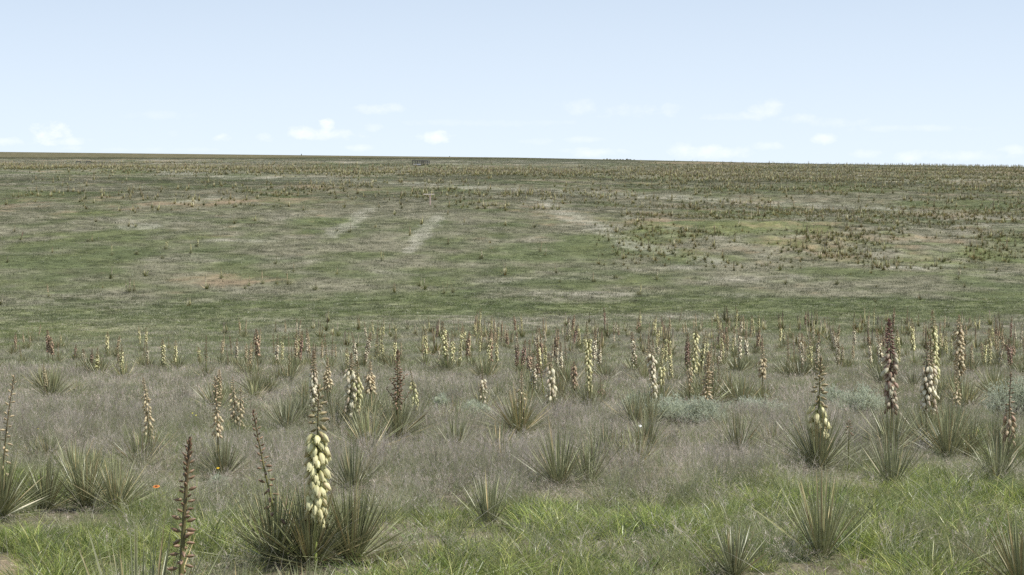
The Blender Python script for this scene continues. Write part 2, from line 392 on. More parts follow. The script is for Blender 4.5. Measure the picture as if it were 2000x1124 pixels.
def tuft(n, r, l0, l1, w, lean, bend, cb, ct, nseg=3, seed=0, seedhead=0, cvar=.30, dry=0.0):
    g = Geo()
    a = rng.uniform(0, 2 * pi, n); rr = r * np.sqrt(rng.uniform(0, 1, n))
    base = np.stack([np.cos(a) * rr, np.sin(a) * rr, np.full(n, -.015)], 1)
    a2 = a + rng.normal(0, .9, n); tl = np.abs(rng.normal(0, lean, n))
    d = norm(np.stack([np.cos(a2) * tl, np.sin(a2) * tl, np.ones(n)], 1))
    Ln = rng.uniform(l0, l1, n); b = np.abs(rng.normal(bend, bend * .5, n))
    bd = np.stack([np.cos(a2) * b, np.sin(a2) * b, -b * .55], 1)
    cv = (1 + rng.normal(0, cvar, (n, 1))).clip(.35, 2.0)
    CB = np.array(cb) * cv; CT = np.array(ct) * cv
    if dry > 0:
        k = rng.random(n) < dry
        CB[k] = np.array([1.9, 1.5, 1.9]) * cv[k]; CT[k] = np.array([2.1, 1.7, 2.6]) * cv[k]
    V, Q, C = strips(base, d, Ln, w * rng.uniform(.7, 1.3, n), bd, nseg, cb=CB, ct=CT)
    g.add(V, Q, C)
    if seedhead:
        k = rng.choice(n, seedhead, replace=True); m_ = 5
        t = rng.uniform(.7, 1.0, (len(k), m_))
        P = (base[k][:, None] + d[k][:, None] * (Ln[k][:, None] * t)[..., None] + bd[k][:, None] * (Ln[k][:, None] * t ** 2)[..., None]).reshape(-1, 3)
        dd = norm(np.repeat(d[k], m_, 0) + rng.normal(0, .6, (len(P), 3)))
        cc = np.tile(np.array(ct) * 1.15, (len(P), 1))
        V, Q, C = strips(P, dd, rng.uniform(.02, .05, len(P)), np.full(len(P), w * .9), np.zeros((len(P), 3)), 1, prof_=np.array([1, .3]), cb=cc, ct=cc)
        g.add(V, Q, C)
    return g
def points(y0, y1, dens, tmax=.40, extra=None):
    """random ground points between two depths, dens per m2"""
    area = tmax * (y1 ** 2 - y0 ** 2); n = int(area * dens)
    y = np.sqrt(rng.uniform(y0 ** 2, y1 ** 2, n)); x = rng.uniform(-tmax, tmax, n) * y
    return x, y

HEARTS = [(612, 10.6, .34), (590, 10.7, .3), (165, 14.0, .5), (-2, 13.4, .5), (428, 17, .42), (1597, 17.2, .5), (1603, 10.9, .4), (1092, 15.8, .45), (955, 12.8, .3), (777, 22.3, .6), (1014, 23, .6), (1741, 20, .5),
          (1812, 21, .5), (1850, 19, .6), (1310, 25.2, .7), (1368, 24.8, .7), (1682, 27.7, .6), (1962, 26.8, .6), (690, 15.4, .4), (1990, 9.7, .4), (1432, 10.2, .4), (1240, 25, .6), (560, 24, .6), (500, 36, .9), (84, 38, .9), (1425, 33, .9), (925, 26.3, .5), (1440, 19.5, .4), (1265, 20.5, .4)]
def shorten(x, y):
    f = np.ones(len(x))
    for u_, y_, r_ in HEARTS:
        a = (u_ - 1000) / F * y_; d = np.hypot((x - a) / r_, (y - (y_ - r_ * 1.6)) / (r_ * 3.0)); f = np.minimum(f, .38 + .62 * sstep(.5, 1.15, d))
    return f
def grass():
    # leafy green grass of the foreground
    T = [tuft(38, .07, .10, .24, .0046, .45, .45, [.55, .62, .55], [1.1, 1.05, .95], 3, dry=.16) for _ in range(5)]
    x, y = points(4.5, 25, 62)
    c, (u, v, g, p, s, near) = tint_of(x, y)
    keep = rng.random(len(x)) < np.clip(g * 1.15 - s * 1.0 + .05, .03, 1)
    # bare soil corner
    x, y, g, u, v = x[keep], y[keep], g[keep], u[keep], v[keep]; k_ = rng.random(len(x)) > ell(u, v, BARE) * 1.6; x, y, g = x[k_], y[k_], g[k_]; n = len(x)
    col = C_BRIGHT * (1.0 + .35 * rng.normal(0, 1, (n, 1))).clip(.5, 1.6)
    yel = rng.random((n, 1)) * .5 + .25 * fbm(x, y, 1.3, 222, 3)[:, None]
    col = col * (1 - yel * .5) + np.array([.20, .205, .085]) * yel * .5
    cool = (rng.random((n, 1)) < .35)
    col = np.where(cool, col * np.array([.55, .66, .72]), col)
    hs = shorten(x, y) * (.65 + .5 * g + .7 * fbm(x, y, .9, 140, 3)) * rng.uniform(.75, 1.25, n)
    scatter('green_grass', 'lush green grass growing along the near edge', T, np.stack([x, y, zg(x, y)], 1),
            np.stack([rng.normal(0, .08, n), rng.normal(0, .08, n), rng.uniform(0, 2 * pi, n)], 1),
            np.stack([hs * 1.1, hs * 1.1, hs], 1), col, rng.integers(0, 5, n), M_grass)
    # wiry grey-mauve grass
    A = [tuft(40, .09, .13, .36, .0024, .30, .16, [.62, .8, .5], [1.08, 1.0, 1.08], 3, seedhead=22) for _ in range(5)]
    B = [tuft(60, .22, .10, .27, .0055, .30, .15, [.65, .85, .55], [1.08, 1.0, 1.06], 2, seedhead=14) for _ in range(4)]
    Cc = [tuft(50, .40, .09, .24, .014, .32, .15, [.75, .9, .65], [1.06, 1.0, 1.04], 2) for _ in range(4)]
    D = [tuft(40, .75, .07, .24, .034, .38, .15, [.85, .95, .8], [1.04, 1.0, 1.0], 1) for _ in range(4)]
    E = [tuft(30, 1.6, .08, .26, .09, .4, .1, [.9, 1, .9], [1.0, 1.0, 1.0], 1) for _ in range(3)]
    T = A + B + Cc + D + E
    X = []; Y = []; K = []; S = []; TI = []
    for (y0, y1, den, k0, kn) in ((5, 20, 46, 0, 5), (20, 27, 32, 0, 5), (24, 52, 13, 5, 4), (50, 96, 5.4, 9, 4), (90, 150, 2.2, 9, 4), (95, 350, 2.3, 13, 4), (330, 760, .30, 17, 3)):
        x, y = points(y0, y1, den)
        jit = .8 * sstep(90, 150, y) + .25       # plants of one patch stray into the next
        c, (u, v, g, p, s, near) = tint_of(x + rng.normal(0, 1, len(x)) * jit, y + rng.normal(0, 1, len(x)) * jit * 2.2)
        pr = np.clip(1.0 - s * .75, .12, 1) * (1 - .50 * near)
        pr = pr * (1 - np.clip(ell(u, v, BARE) * 1.5, 0, 1))
        if k0 >= 13: pr = np.clip(.95 - s * .9, .08, 1)
        if k0 < 13: pr = pr * np.clip(.85 + 1.1 * fbm(x, y, .9 + .02 * np.mean(y), 55, 3), .25, 1)
        keep = rng.random(len(x)) < pr
        x, y, c, p, g, s, near = x[keep], y[keep], c[keep], p[keep], g[keep], s[keep], near[keep]; n = len(x)
        c = c * (1 + rng.normal(0, .24, (n, 1))).clip(.45, 1.7)
        if k0 < 13:
            r = rng.random((n, 1))
            c = np.where(r < .36, c * .35 + C_NGREEN * np.array([1.1, 1.15, 1.0]) * .65, c)
            c = np.where((r > .36) & (r < .45), c * np.array([.55, .5, .48]), c)
            c = np.where(r > .90, C_PALE * 1.25, c)
        sz = (1 + .5 * fbm(x, y, 1.6, 57, 3)) * rng.uniform(.65, 1.4, n) * (.75 + .35 * p + .25 * (1 - g)) * (1 - .35 * s) * (1 - .25 * near)
        if k0 >= 13: sz = sz * (1 - .25 * g)
        else: sz = sz * shorten(x, y)
        X.append(x); Y.append(y); K.append(rng.integers(k0, k0 + kn, n)); S.append(sz); TI.append(c)
    x = np.concatenate(X); y = np.concatenate(Y); n = len(x); sz = np.concatenate(S)
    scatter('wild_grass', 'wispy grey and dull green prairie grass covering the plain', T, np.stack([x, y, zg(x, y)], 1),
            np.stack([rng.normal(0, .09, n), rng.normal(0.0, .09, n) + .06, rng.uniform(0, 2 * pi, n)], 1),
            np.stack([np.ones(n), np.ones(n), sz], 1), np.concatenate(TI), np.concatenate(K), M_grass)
    # long pale straw stems leaning among the grass
    st = [tuft(3, .05, .35, .65, .0022, .65, .25, [1, 1, 1], [1.1, 1.1, 1.1], 5, cvar=.05) for _ in range(4)]
    x, y = points(6, 45, 5.0); n = len(x)
    scatter('straw_stems', 'scattered long pale dry stems leaning over the grass', st, np.stack([x, y, zg(x, y)], 1),
            np.stack([np.zeros(n), np.zeros(n), rng.uniform(0, 2 * pi, n)], 1), np.repeat(rng.uniform(.6, 1.2, (n, 1)), 3, 1) * (1 + .015 * y[:, None] * np.array([1, 1, 0])),
            np.array([.50, .46, .37]) * rng.uniform(.45, 1.05, (n, 1)), rng.integers(0, 4, n), M_grass)
grass()

# ------------------------------------------------------------------ yucca parts
def leaf_head(n=110, L=.5, w=.0135, up=0.0, dry=.08, nseg=5, fold=.28, low=.12, gray=0.0, lean=(0, 0), g=None, origin=(0, 0, 0)):
    """one head of stiff narrow leaves"""
    g = g or Geo()
    i = (np.arange(n) + .5) / n
    el = low + (pi / 2 - low) * i ** (0.75 - .35 * up) + rng.normal(0, .07, n)
    az = np.arange(n) * 2.39996 + rng.normal(0, .25, n)
    d = np.stack([np.cos(az) * np.cos(el) + lean[0], np.sin(az) * np.cos(el) + lean[1], np.sin(el)], 1); d = norm(d)
    base = np.stack([np.cos(az) * .035, np.sin(az) * .035, .02 + .05 * i], 1) * (L / .5) + np.array(origin)
    Ln = L * rng.uniform(.72, 1.12, n) * (1 - .12 * i)
    b = rng.normal(-.02, .05, n) + .10 * (1 - i) * 0
    bend = np.stack([np.cos(az) * .02, np.sin(az) * .02, b], 1)
    green = np.array([.130, .145, .055]); gry = np.array([.15, .16, .10])
    base_c = green * (1 - gray) + gry * gray
    cb = base_c * (1 + rng.normal(0, .3, (n, 1))).clip(.4, 1.9); ct = cb * np.array([1.15, 1.1, 1.0])
    k = rng.random(n) < dry * (1.6 - i)
    cb[k] = np.array([.42, .33, .15]) * rng.uniform(.6, 1.2, (k.sum(), 1)); ct[k] = cb[k] * np.array([.9, .8, .75])
    k2 = (rng.random(n) < .1) & ~k; ct[k2] = np.array([.28, .15, .07])
    side = norm(np.cross(d, np.array([0, 0, 1.0]))) + rng.normal(0, .35, (n, 3)); side = norm(side - d * (side * d).sum(1, keepdims=True))
    s = np.linspace(0, 1, nseg + 1); pf = np.clip(1.05 - s ** 2.2, 0, 1) * (.8 + .2 * np.sin(pi * s))
    V, Q, C = strips(base, d, Ln, w * rng.uniform(.75, 1.2, n), bend, nseg, fold, pf, cb, ct, np.array([.44, .44, .27]), side)
    g.add(V, Q, C)
    return g
def bloom_shape(nu=12, nv=8, L=.072, R=.024, green=(.44, .50, .20), cream=(.66, .67, .40), pink=0.0, openf=.25, lobes=3):
    """hanging bell, attached at origin and pointing +z (flip when placed)"""
    g = Geo(); t = np.linspace(0, 1, nv); a = np.arange(nu) / nu * 2 * pi
    r = R * np.sin(pi * np.clip(t, 0, 1) ** .8 * (.93 - .18 * openf)) ** .75; r[0] = .004
    lob = 1 + .10 * np.cos(a * lobes * 2)[None] * np.sin(pi * t)[:, None] + .14 * np.cos(a * lobes)[None] * np.sin(pi * t)[:, None]
    tipl = np.where(t[:, None] > .88, (1 + .10 * np.cos(a * lobes)[None]), 1)
    V = np.stack([r[:, None] * lob * np.cos(a), r[:, None] * lob * np.sin(a), (t[:, None] * L * tipl) * np.ones((1, nu))], -1)
    idx = np.arange(nv * nu).reshape(nv, nu); nx = np.roll(idx, -1, 1)
    Q = np.stack([idx[:-1], nx[:-1], nx[1:], idx[1:]], -1).reshape(-1, 4)
    w = np.exp(-((t - .0) / .3) ** 2)[:, None, None] * np.ones((1, nu, 1))
    C = np.array(cream) * (1 - w) + np.array(green) * w
    ridge = (np.cos(a * lobes) > .3)[None, :, None] * 1.0 * np.ones((nv, 1, 1))
    seam = np.clip(-np.cos(a * lobes * 2), 0, 1)[None, :, None] ** 2 * np.ones((nv, 1, 1)); C = C * (1 - .5 * seam) + np.array(green) * .6 * .5 * seam
    pk = np.minimum(pink * (.35 + .65 * ((np.cos(a * 3 + 1.0) > .4)[None, :, None])), .8)
    C = C * (1 - pk) + np.array([.30, .16, .12]) * pk
    g.add(V.reshape(-1, 3), Q, C.reshape(-1, 3)); return g
def bud_shape(nu=6, nv=6, L=.034, R=.0065, c0=(.22, .21, .07), c1=(.26, .09, .075)):
    g = Geo(); t = np.linspace(0, 1, nv); a = np.arange(nu) / nu * 2 * pi
    r = R * np.sin(pi * (t * .97 + .02) ** .85) ** .8; r[0] = .002; r[-1] = .0008
    V = np.stack([r[:, None] * np.cos(a), r[:, None] * np.sin(a), t[:, None] * L * np.ones((1, nu))], -1)
    idx = np.arange(nv * nu).reshape(nv, nu); nx = np.roll(idx, -1, 1)
    Q = np.stack([idx[:-1], nx[:-1], nx[1:], idx[1:]], -1).reshape(-1, 4)
    stripe = (np.cos(a * 3) > 0)[None, :, None] * .45
    C = (np.array(c0) * (1 - t[:, None, None]) + np.array(c1) * t[:, None, None]) * np.ones((1, nu, 1))
    C = C * (1 - stripe) + np.array(c1) * stripe
    g.add(V.reshape(-1, 3), Q, C.reshape(-1, 3)); return g

# palettes: blossom green/cream, bud colours, stem colour
PAL = {
 'cream': dict(gr=(.36, .38, .14), cr=(.78, .74, .42), pink=.24, b0=(.30, .27, .12), b1=(.26, .19, .11), st=(.20, .24, .06)),
 'white': dict(gr=(.38, .36, .19), cr=(.80, .74, .54), pink=.3, b0=(.33, .27, .15), b1=(.27, .19, .12), st=(.19, .20, .07)),
 'brown': dict(gr=(.32, .27, .14), cr=(.50, .40, .25), pink=.40, b0=(.30, .22, .12), b1=(.27, .19, .12), st=(.17, .15, .06)),
 'purple': dict(gr=(.28, .20, .13), cr=(.42, .30, .22), pink=.45, b0=(.22, .17, .08), b1=(.21, .12, .08), st=(.20, .22, .06)),
 'dark': dict(gr=(.24, .14, .10), cr=(.58, .55, .38), pink=.9, b0=(.16, .10, .065), b1=(.17, .075, .06), st=(.10, .06, .04)),
 'tan': dict(gr=(.42, .36, .19), cr=(.60, .51, .32), pink=.2, b0=(.46, .38, .22), b1=(.36, .27, .16), st=(.19, .17, .07)),
}
_mc = {}
def stalk_axis(h, lean, curve):
    def f(s):
        s = np.asarray(s, float)
        return np.stack([lean[0] * s + curve[0] * s * s, lean[1] * s + curve[1] * s * s, s * h], -1)
    return f
def stalk_layout(h, s0, s1, n, dens_top=1.0):
    """positions along the stem for flowers (lower part) ; returns s, azimuth"""
    s = s0 + (s1 - s0) * (np.arange(n) + .5) / n + rng.normal(0, .3 * (s1 - s0) / n, n)
    return s, np.arange(n) * 2.39996 + rng.normal(0, .3, n)
def make_stalk(h, kind, pal, lean=(0, 0), curve=(0, 0), stem_r=.010, nb=26, nbud=44, f0=.38, f1=.72, size=1.0, fine=True, branches=0, budlen=1.0, hang=1.0):
    """returns stem Geo, list of (what, pos, axis, scale)"""
    ax = stalk_axis(h, lean, curve); g = Geo(); P = PAL[pal]
    s = np.linspace(0, 1, 14 if fine else 6)
    rad = stem_r * (1.1 - .75 * s) ; rad[-1] = stem_r * .25
    pts = ax(s); pts[0, 2] -= .05
    V, Q = tube(pts, rad, 8 if fine else 4)
    stc = np.array(P['st']); tc = np.array([.085, .055, .035])
    C = stc[None] * (1 - np.repeat(s, 8 if fine else 4)[:, None]) + tc * np.repeat(s, 8 if fine else 4)[:, None]
    g.add(V, Q, C)
    items = []
    def ped(p, q, r):
        if fine:
            V, Q = tube(np.array([p, (p + q) / 2 + np.array([0, 0, .002]), q]), [r, r * .8, r * 1.1], 5); g.add(V, Q, stc * .8 + np.array(P['b0']) * .2)
    if kind == 'flower' and nb:
        ss, az = stalk_layout(h, f0, f1, nb)
        for si, a in zip(ss, az):
            p = ax(si); o = np.array([math.cos(a), math.sin(a), 0])
            q = p + o * (.016 + .036 * random.random()) * size + np.array([0, 0, .012 * size])
            ped(p, q, .0028); items.append(('blossom', q, o * (.25 + .75 * random.random()) + np.array([0, 0, -1.0 * hang]), size * random.uniform(.8, 1.12)))
        b0 = f1
    else: b0 = f0
    # buds above: loose below, tight at the tip
    i = (np.arange(nbud) + .5) / nbud; sb = b0 + (.985 - b0) * (1 - (1 - i) ** 1.35) 
    for k in range(nbud):
        a = k * 2.39996 + random.gauss(0, .3); p = ax(sb[k]); o = np.array([math.cos(a), math.sin(a), 0]); t = i[k]
        el = -.55 + 1.7 * t + random.gauss(0, .22); sz = size * (1.15 - .68 * t) * budlen * random.uniform(.85, 1.15)
        q = p + o * (.014 * (1 - t) + .003) * size
        ped(p, q, .002); items.append(('bud', q, o * math.cos(el) + np.array([0, 0, math.sin(el)]), sz))
    for b in range(branches):
        a = b * 2.4 + .4; sb_ = f0 + .02 + .05 * b; p = ax(sb_); o = np.array([math.cos(a), math.sin(a), 0]); Lb = h * (.24 - .02 * b)
        tt = np.linspace(0, 1, 6); bp_ = p + o * (Lb * .62 * tt)[:, None] + np.array([0, 0, 1.0]) * (Lb * .75 * tt ** 1.3)[:, None]
        V, Q = tube(bp_, stem_r * .55 * (1.1 - .8 * tt), 5); g.add(V, Q, tc)
        for k in range(9):
            t = (k + 1) / 9; q = p + o * Lb * .62 * t + np.array([0, 0, Lb * .75 * t ** 1.3]); a2 = k * 2.4
            items.append(('bud', q, np.array([math.cos(a2), math.sin(a2), .5]), size * .75))
    return g, items
def place_geo(G, src, p, axis, s):
    V, Q, C = src.arr(); C = C * random.choice((.55, .8, 1, 1.1, 1.2)); Bm = basis(axis); V2 = (V * s) @ Bm.T + np.asarray(p)
    for q in Q: G.add(V2, q, C)

_bl = {}
def blossom_meshes(pal):
    if pal not in _bl:
        P = PAL[pal]
        _bl[pal] = ([bloom_shape(18, 11, random.uniform(.074, .092), random.uniform(.019, .024), P['gr'], P['cr'], P['pink'] * q, random.uniform(0, .8)).mesh('blossom', [M_bloom], True) for q in (0, .5, 1.0, 2.0)],
                    [bud_shape(8, 8, .036 * q, .0072 * q, P['b0'], P['b1']).mesh('bud', [M_bud], True) for q in (.9, 1.1)])
    return _bl[pal]
def empty(name, loc, label, cat, group=None, rz=0.0):
    o = bpy.data.objects.new(name, None); o.empty_display_size = .1; link(o)
    o.location = loc; o.rotation_euler = (0, 0, rz); o['label'] = label; o['category'] = cat
    if group: o['group'] = group
    return o
def add_hero_stalk(root, off, pal, h, kind, maxitems=99, label=None, **kw):
    if root.location.y > 16: kw['size'] = kw.get('size', 1) * (1.3 if root.location.y > 18 else 1.08)
    g, items = make_stalk(h, kind, pal, **kw)
    so = link(bpy.data.objects.new('flower_stalk', g.mesh('flower_stalk', [M_stem], True)), root); so.location = off
    if label: so['label'] = label
    bm, um = blossom_meshes(pal)
    for what, p, a, s in items:
        me = random.choice(bm if what == 'blossom' else um)
        o = link(bpy.data.objects.new(what, me), so)
        M = Matrix(basis(a).tolist()).to_4x4()
        o.matrix_basis = Matrix.Translation(Vector([float(c) for c in p])) @ M @ Matrix.Rotation(random.uniform(0, 6.28), 4, 'Z') @ Matrix.Diagonal((float(s), float(s), float(s), 1))
    return so
def add_rosette(root, off, **kw):
    if root.location.y > 15: kw['L'] *= 1.22; kw['n'] = int(kw['n'] * 1.15)
    kw['w'] *= .92
    o = link(bpy.data.objects.new('leaf_rosette', leaf_head(**kw).mesh('leaf_rosette', [M_leaf])), root); o.location = off
    return o

# ------------------------------------------------------------------ hand-placed yuccas
def gp(u, y, dx=0):
    x = (u - 1000) / F * y * 1.0; return (float(x), float(y), float(zg(x, y)))
def hgt(u, vtop, y):
    x, y, z = gp(u, y); return zof(vtop, y) - z
used = []       # (x,y,r) so that random plants keep clear of the heroes
landmarks = []
def hero(u, y, label, short=None, group=None):
    p = gp(u, y); used.append((p[0], p[1], .55)); r = empty('yucca_plant', p, label, 'yucca', group)
    if short: landmarks.append((u, y, short))
    return r

# tall cream yucca in front, with a second leaning stalk
r = hero(612, 10.6, 'largest yucca in front, full cream bells on one stalk, a bare budding stalk leaning left', 'the big cream-belled yucca in front')
add_rosette(r, (-.02, 0, 0), n=280, L=.55, w=.0135, low=.08, dry=.07)
add_rosette(r, (-.26, .10, 0), n=170, L=.56, w=.013, low=.08, dry=.08)
add_rosette(r, (.24, .16, 0), n=190, L=.56, w=.013, low=.12, dry=.05)
H = hgt(622, 750, 10.6)
add_hero_stalk(r, (.03, -.10, 0), 'cream', H, 'flower', nb=96, nbud=26, f0=.28, f1=.74, stem_r=.011, curve=(.02, 0), size=.92, budlen=1.6, label='stalk hung with open cream-green bells')
add_hero_stalk(r, (-.16, .05, 0), 'purple', hgt(495, 800, 10.7), 'bud', nbud=46, f0=.30, stem_r=.010, lean=(-.30, 0), curve=(.06, 0), size=1.3, label='leaning stalk of closed pinkish-green buds')
# dark budded stalk near camera
r = hero(350, 6.5, 'nearest yucca at the bottom edge, one thick green stem with purple-brown buds', 'the near purple-budded yucca')
add_rosette(r, (-.22, .30, 0), n=120, L=.80, w=.013, low=.5, dry=.05, gray=.4)
add_hero_stalk(r, (.0, 0, 0), 'purple', hgt(368, 853, 6.5), 'bud', nbud=72, f0=.42, stem_r=.0155, curve=(.045, 0), size=1.05, budlen=1.1)
# brown stalk with bent tip over a dark tuft
r = hero(428, 17, 'yucca with tall brown bent-topped stalk and tan lower buds over a dense grey-green clump', 'the brown bent-topped yucca')
add_rosette(r, (.05, 0, 0), n=190, L=.40, w=.009, low=.3, gray=.6, dry=.03)
add_hero_stalk(r, (0, 0, 0), 'tan', hgt(420, 735, 17), 'flower', nb=20, nbud=26, f0=.42, f1=.66, stem_r=.012, curve=(-.045, 0), size=.62, budlen=2.0, hang=.6)
# left edge
r = hero(-2, 13.4, 'yucca cut by the left edge, thin dark stalk with sparse tan buds above spreading leaves', 'the yucca on the left edge')
add_rosette(r, (.03, -.05, 0), n=230, L=.56, w=.013, low=.15, dry=.07)
add_hero_stalk(r, (.0, .1, 0), 'tan', hgt(22, 733, 13.4), 'bud', nbud=34, f0=.30, stem_r=.009, curve=(.10, 0), size=1.15, budlen=1.3)
# broad stemless clump
r = hero(165, 14.0, 'wide low stalkless yucca clump at left, between the edge and the purple-budded stalk')
for dx, n_, L_ in ((-.30, 190, .50), (.0, 200, .54), (.30, 180, .50)): add_rosette(r, (dx, random.uniform(-.08, .08), 0), n=n_, L=L_, w=.0095, low=.2, dry=.06, gray=.2)
# cream-brown at left-middle
r = hero(293, 19.5, 'slim yucca stalk left of the brown bent one, crowded with small tan buds', 'the slim tan-budded yucca at left')
add_rosette(r, (0, 0, 0), n=80, L=.36, w=.008, low=.5, gray=.5)
add_hero_stalk(r, (0, 0, 0), 'tan', hgt(280, 737, 19.5), 'flower', nb=30, nbud=34, f0=.28, f1=.72, stem_r=.008, curve=(-.08, 0), size=.5, budlen=1.7, hang=.7)
r = hero(462, 22, 'pair of slim pale stalks on one yucca, right behind the brown bent-topped one', 'the twin pale stalks')
add_rosette(r, (0, 0, 0), n=80, L=.35, w=.009, low=.4, gray=.7)
add_hero_stalk(r, (-.02, 0, 0), 'tan', hgt(458, 735, 22), 'flower', nb=26, nbud=24, f0=.30, f1=.75, stem_r=.008, curve=(-.03, 0), size=.5, budlen=1.5, hang=.6)
add_hero_stalk(r, (.06, 0, 0), 'tan', hgt(470, 755, 22), 'flower', nb=22, nbud=20, f0=.30, f1=.75, stem_r=.007, curve=(.0, 0), size=.45, budlen=1.4, hang=.6)
# right hero
r = hero(1597, 17.2, 'yucca at right with brown pointed top and a bunch of creamy bells below', 'the creamy-belled yucca at right')
add_rosette(r, (0, 0, 0), n=200, L=.60, w=.0135, low=.22, gray=.5, dry=.04)
add_hero_stalk(r, (0, 0, 0), 'cream', hgt(1601, 697, 17.2), 'flower', nb=34, nbud=40, f0=.34, f1=.58, stem_r=.014, curve=(.03, 0), size=1.2, budlen=1.5)
add_hero_stalk(r, (.33, .05, 0), 'purple', hgt(1661, 822, 17.2), 'bud', nbud=16, f0=.72, stem_r=.008, curve=(.01, 0), size=1.0, label='short side stalk with a dark bud tip')
r = hero(1603, 10.9, 'upright stalkless yucca fan at lower right, below the creamy-belled yucca', 'the upright fan at lower right')
add_rosette(r, (0, 0, 0), n=95, L=.60, w=.0135, low=.55, dry=.12, up=.5)
# right group
r = hero(1741, 20, 'tall dark-topped yucca with purple-brown bracts and white bells down the stalk', 'the tall dark yucca at right')
add_rosette(r, (0, 0, 0), n=130, L=.55, w=.013, low=.3, gray=.4, dry=.06)
add_hero_stalk(r, (0, 0, 0), 'dark', hgt(1738, 622, 20), 'flower', nb=56, nbud=60, f0=.32, f1=.74, stem_r=.013, curve=(-.03, 0), size=.82, budlen=1.5)
r = hero(1812, 21, 'tall double-stalked yucca with long strings of white bells', 'the double-stalked white yucca')
add_rosette(r, (0, 0, 0), n=130, L=.55, w=.013, low=.3, gray=.3)
add_rosette(r, (.35, .2, 0), n=110, L=.5, w=.013, low=.3, gray=.3)
add_hero_stalk(r, (-.03, 0, 0), 'white', hgt(1806, 668, 21), 'flower', nb=46, nbud=30, f0=.36, f1=.78, stem_r=.012, curve=(.02, 0), size=.78, budlen=1.3)
add_hero_stalk(r, (.05, 0, 0), 'white', hgt(1816, 655, 21), 'flower', nb=44, nbud=30, f0=.34, f1=.74, stem_r=.012, curve=(-.02, 0), size=.78, budlen=1.3)
r = hero(1826, 30, 'tall green-cream stalk standing just behind the double-stalked white yucca')
add_rosette(r, (0, 0, 0), n=90, L=.5, w=.0135, low=.3)
add_hero_stalk(r, (0, 0, 0), 'cream', hgt(1822, 605, 30), 'flower', nb=70, nbud=30, f0=.34, f1=.82, stem_r=.013, curve=(-.05, 0), size=.85, budlen=1.4)
r = hero(1873, 31, 'tall pale-budded yucca right of the double-stalked white one', 'the tall pale yucca near the right edge')
add_rosette(r, (0, 0, 0), n=90, L=.5, w=.0135, low=.3)
add_hero_stalk(r, (0, 0, 0), 'tan', hgt(1871, 615, 31), 'flower', nb=80, nbud=36, f0=.36, f1=.84, stem_r=.012, size=.8, budlen=1.5, hang=.7)
r = hero(1868, 23, 'thin bare-stemmed yucca with small cream buds, in front of the tall pale one')
add_rosette(r, (0, 0, 0), n=60, L=.42, w=.013, low=.4)
add_hero_stalk(r, (0, 0, 0), 'tan', hgt(1868, 700, 23), 'flower', nb=12, nbud=26, f0=.42, f1=.6, stem_r=.007, size=.55, budlen=1.5, hang=.5)
r = hero(1968, 17.5, 'yucca near the right edge beside grey sage, brown tip and a few hanging cream pods', 'the yucca beside the right-hand sage')
add_rosette(r, (-.1, 0, 0), n=80, L=.48, w=.013, low=.35, gray=.5)
add_hero_stalk(r, (0, 0, 0), 'brown', hgt(1973, 727, 17.5), 'flower', nb=20, nbud=26, f0=.30, f1=.58, stem_r=.011, curve=(.03, 0), size=.75, budlen=1.5)
# middle heroes
r = hero(688, 23.5, 'thick double-stalked yucca, white bells on the sunny side, right of the big front one', 'the thick double-stalked yucca')
add_rosette(r, (-.25, 0, 0), n=90, L=.5, w=.013, low=.35, gray=.7)
add_rosette(r, (.1, 0, 0), n=90, L=.5, w=.013, low=.35, gray=.7)
add_hero_stalk(r, (-.03, 0, 0), 'white', hgt(690, 690, 23.5), 'flower', nb=52, nbud=40, f0=.22, f1=.80, stem_r=.013, curve=(.02, 0), size=.8, budlen=1.2)
add_hero_stalk(r, (.07, .04, 0), 'cream', hgt(697, 705, 23.5), 'flower', nb=40, nbud=30, f0=.32, f1=.78, stem_r=.011, size=.75, budlen=1.2)
r = hero(777, 22.3, 'brown branching yucca stalk with no open bells, over a wide fan of leaves', 'the brown branching yucca')
add_rosette(r, (0, 0, 0), n=190, L=.56, w=.0135, low=.15, gray=.5)
add_hero_stalk(r, (0, 0, 0), 'purple', hgt(778, 683, 22.3), 'bud', nbud=90, f0=.34, stem_r=.013, size=1.15, branches=6, budlen=1.15)
r = hero(812, 25, 'short curved stalk of bright cream-green bells beside the brown branching yucca')
add_rosette(r, (0, 0, 0), n=70, L=.45, w=.013, low=.4, gray=.6)
add_hero_stalk(r, (0, 0, 0), 'cream', hgt(803, 722, 25), 'flower', nb=34, nbud=18, f0=.30, f1=.78, stem_r=.009, curve=(-.08, 0), size=.62)
r = hero(613, 26, 'tall white-belled yucca directly behind the big front one')
add_rosette(r, (-.2, 0, 0), n=90, L=.5, w=.013, low=.3, gray=.5)
add_hero_stalk(r, (0, 0, 0), 'white', hgt(611, 685, 26), 'flower', nb=56, nbud=60, f0=.26, f1=.72, stem_r=.013, size=.72, budlen=1.4)
r = hero(640, 29, 'small-budded yucca in the gap between the big front one and the thick double one')
add_rosette(r, (0, 0, 0), n=80, L=.45, w=.0135, low=.3, gray=.3)
add_hero_stalk(r, (0, 0, 0), 'tan', hgt(638, 698, 29), 'flower', nb=40, nbud=40, f0=.40, f1=.75, stem_r=.011, size=.6, budlen=1.5, hang=.4)
r = hero(723, 28, 'stout yucca with tan pods and dark tip, right of the thick double-stalked one')
add_rosette(r, (0, 0, 0), n=90, L=.45, w=.0135, low=.3, gray=.7)
add_hero_stalk(r, (0, 0, 0), 'tan', hgt(721, 705, 28), 'flower', nb=44, nbud=30, f0=.42, f1=.74, stem_r=.012, size=.75, budlen=1.3, hang=.5)
r = hero(1014, 23, 'low yucca with many straw-yellow leaves and a thin tan-budded stalk, mid picture', 'the straw-leaved yucca')
add_rosette(r, (0, 0, 0), n=170, L=.62, w=.0135, low=.12, dry=.34)
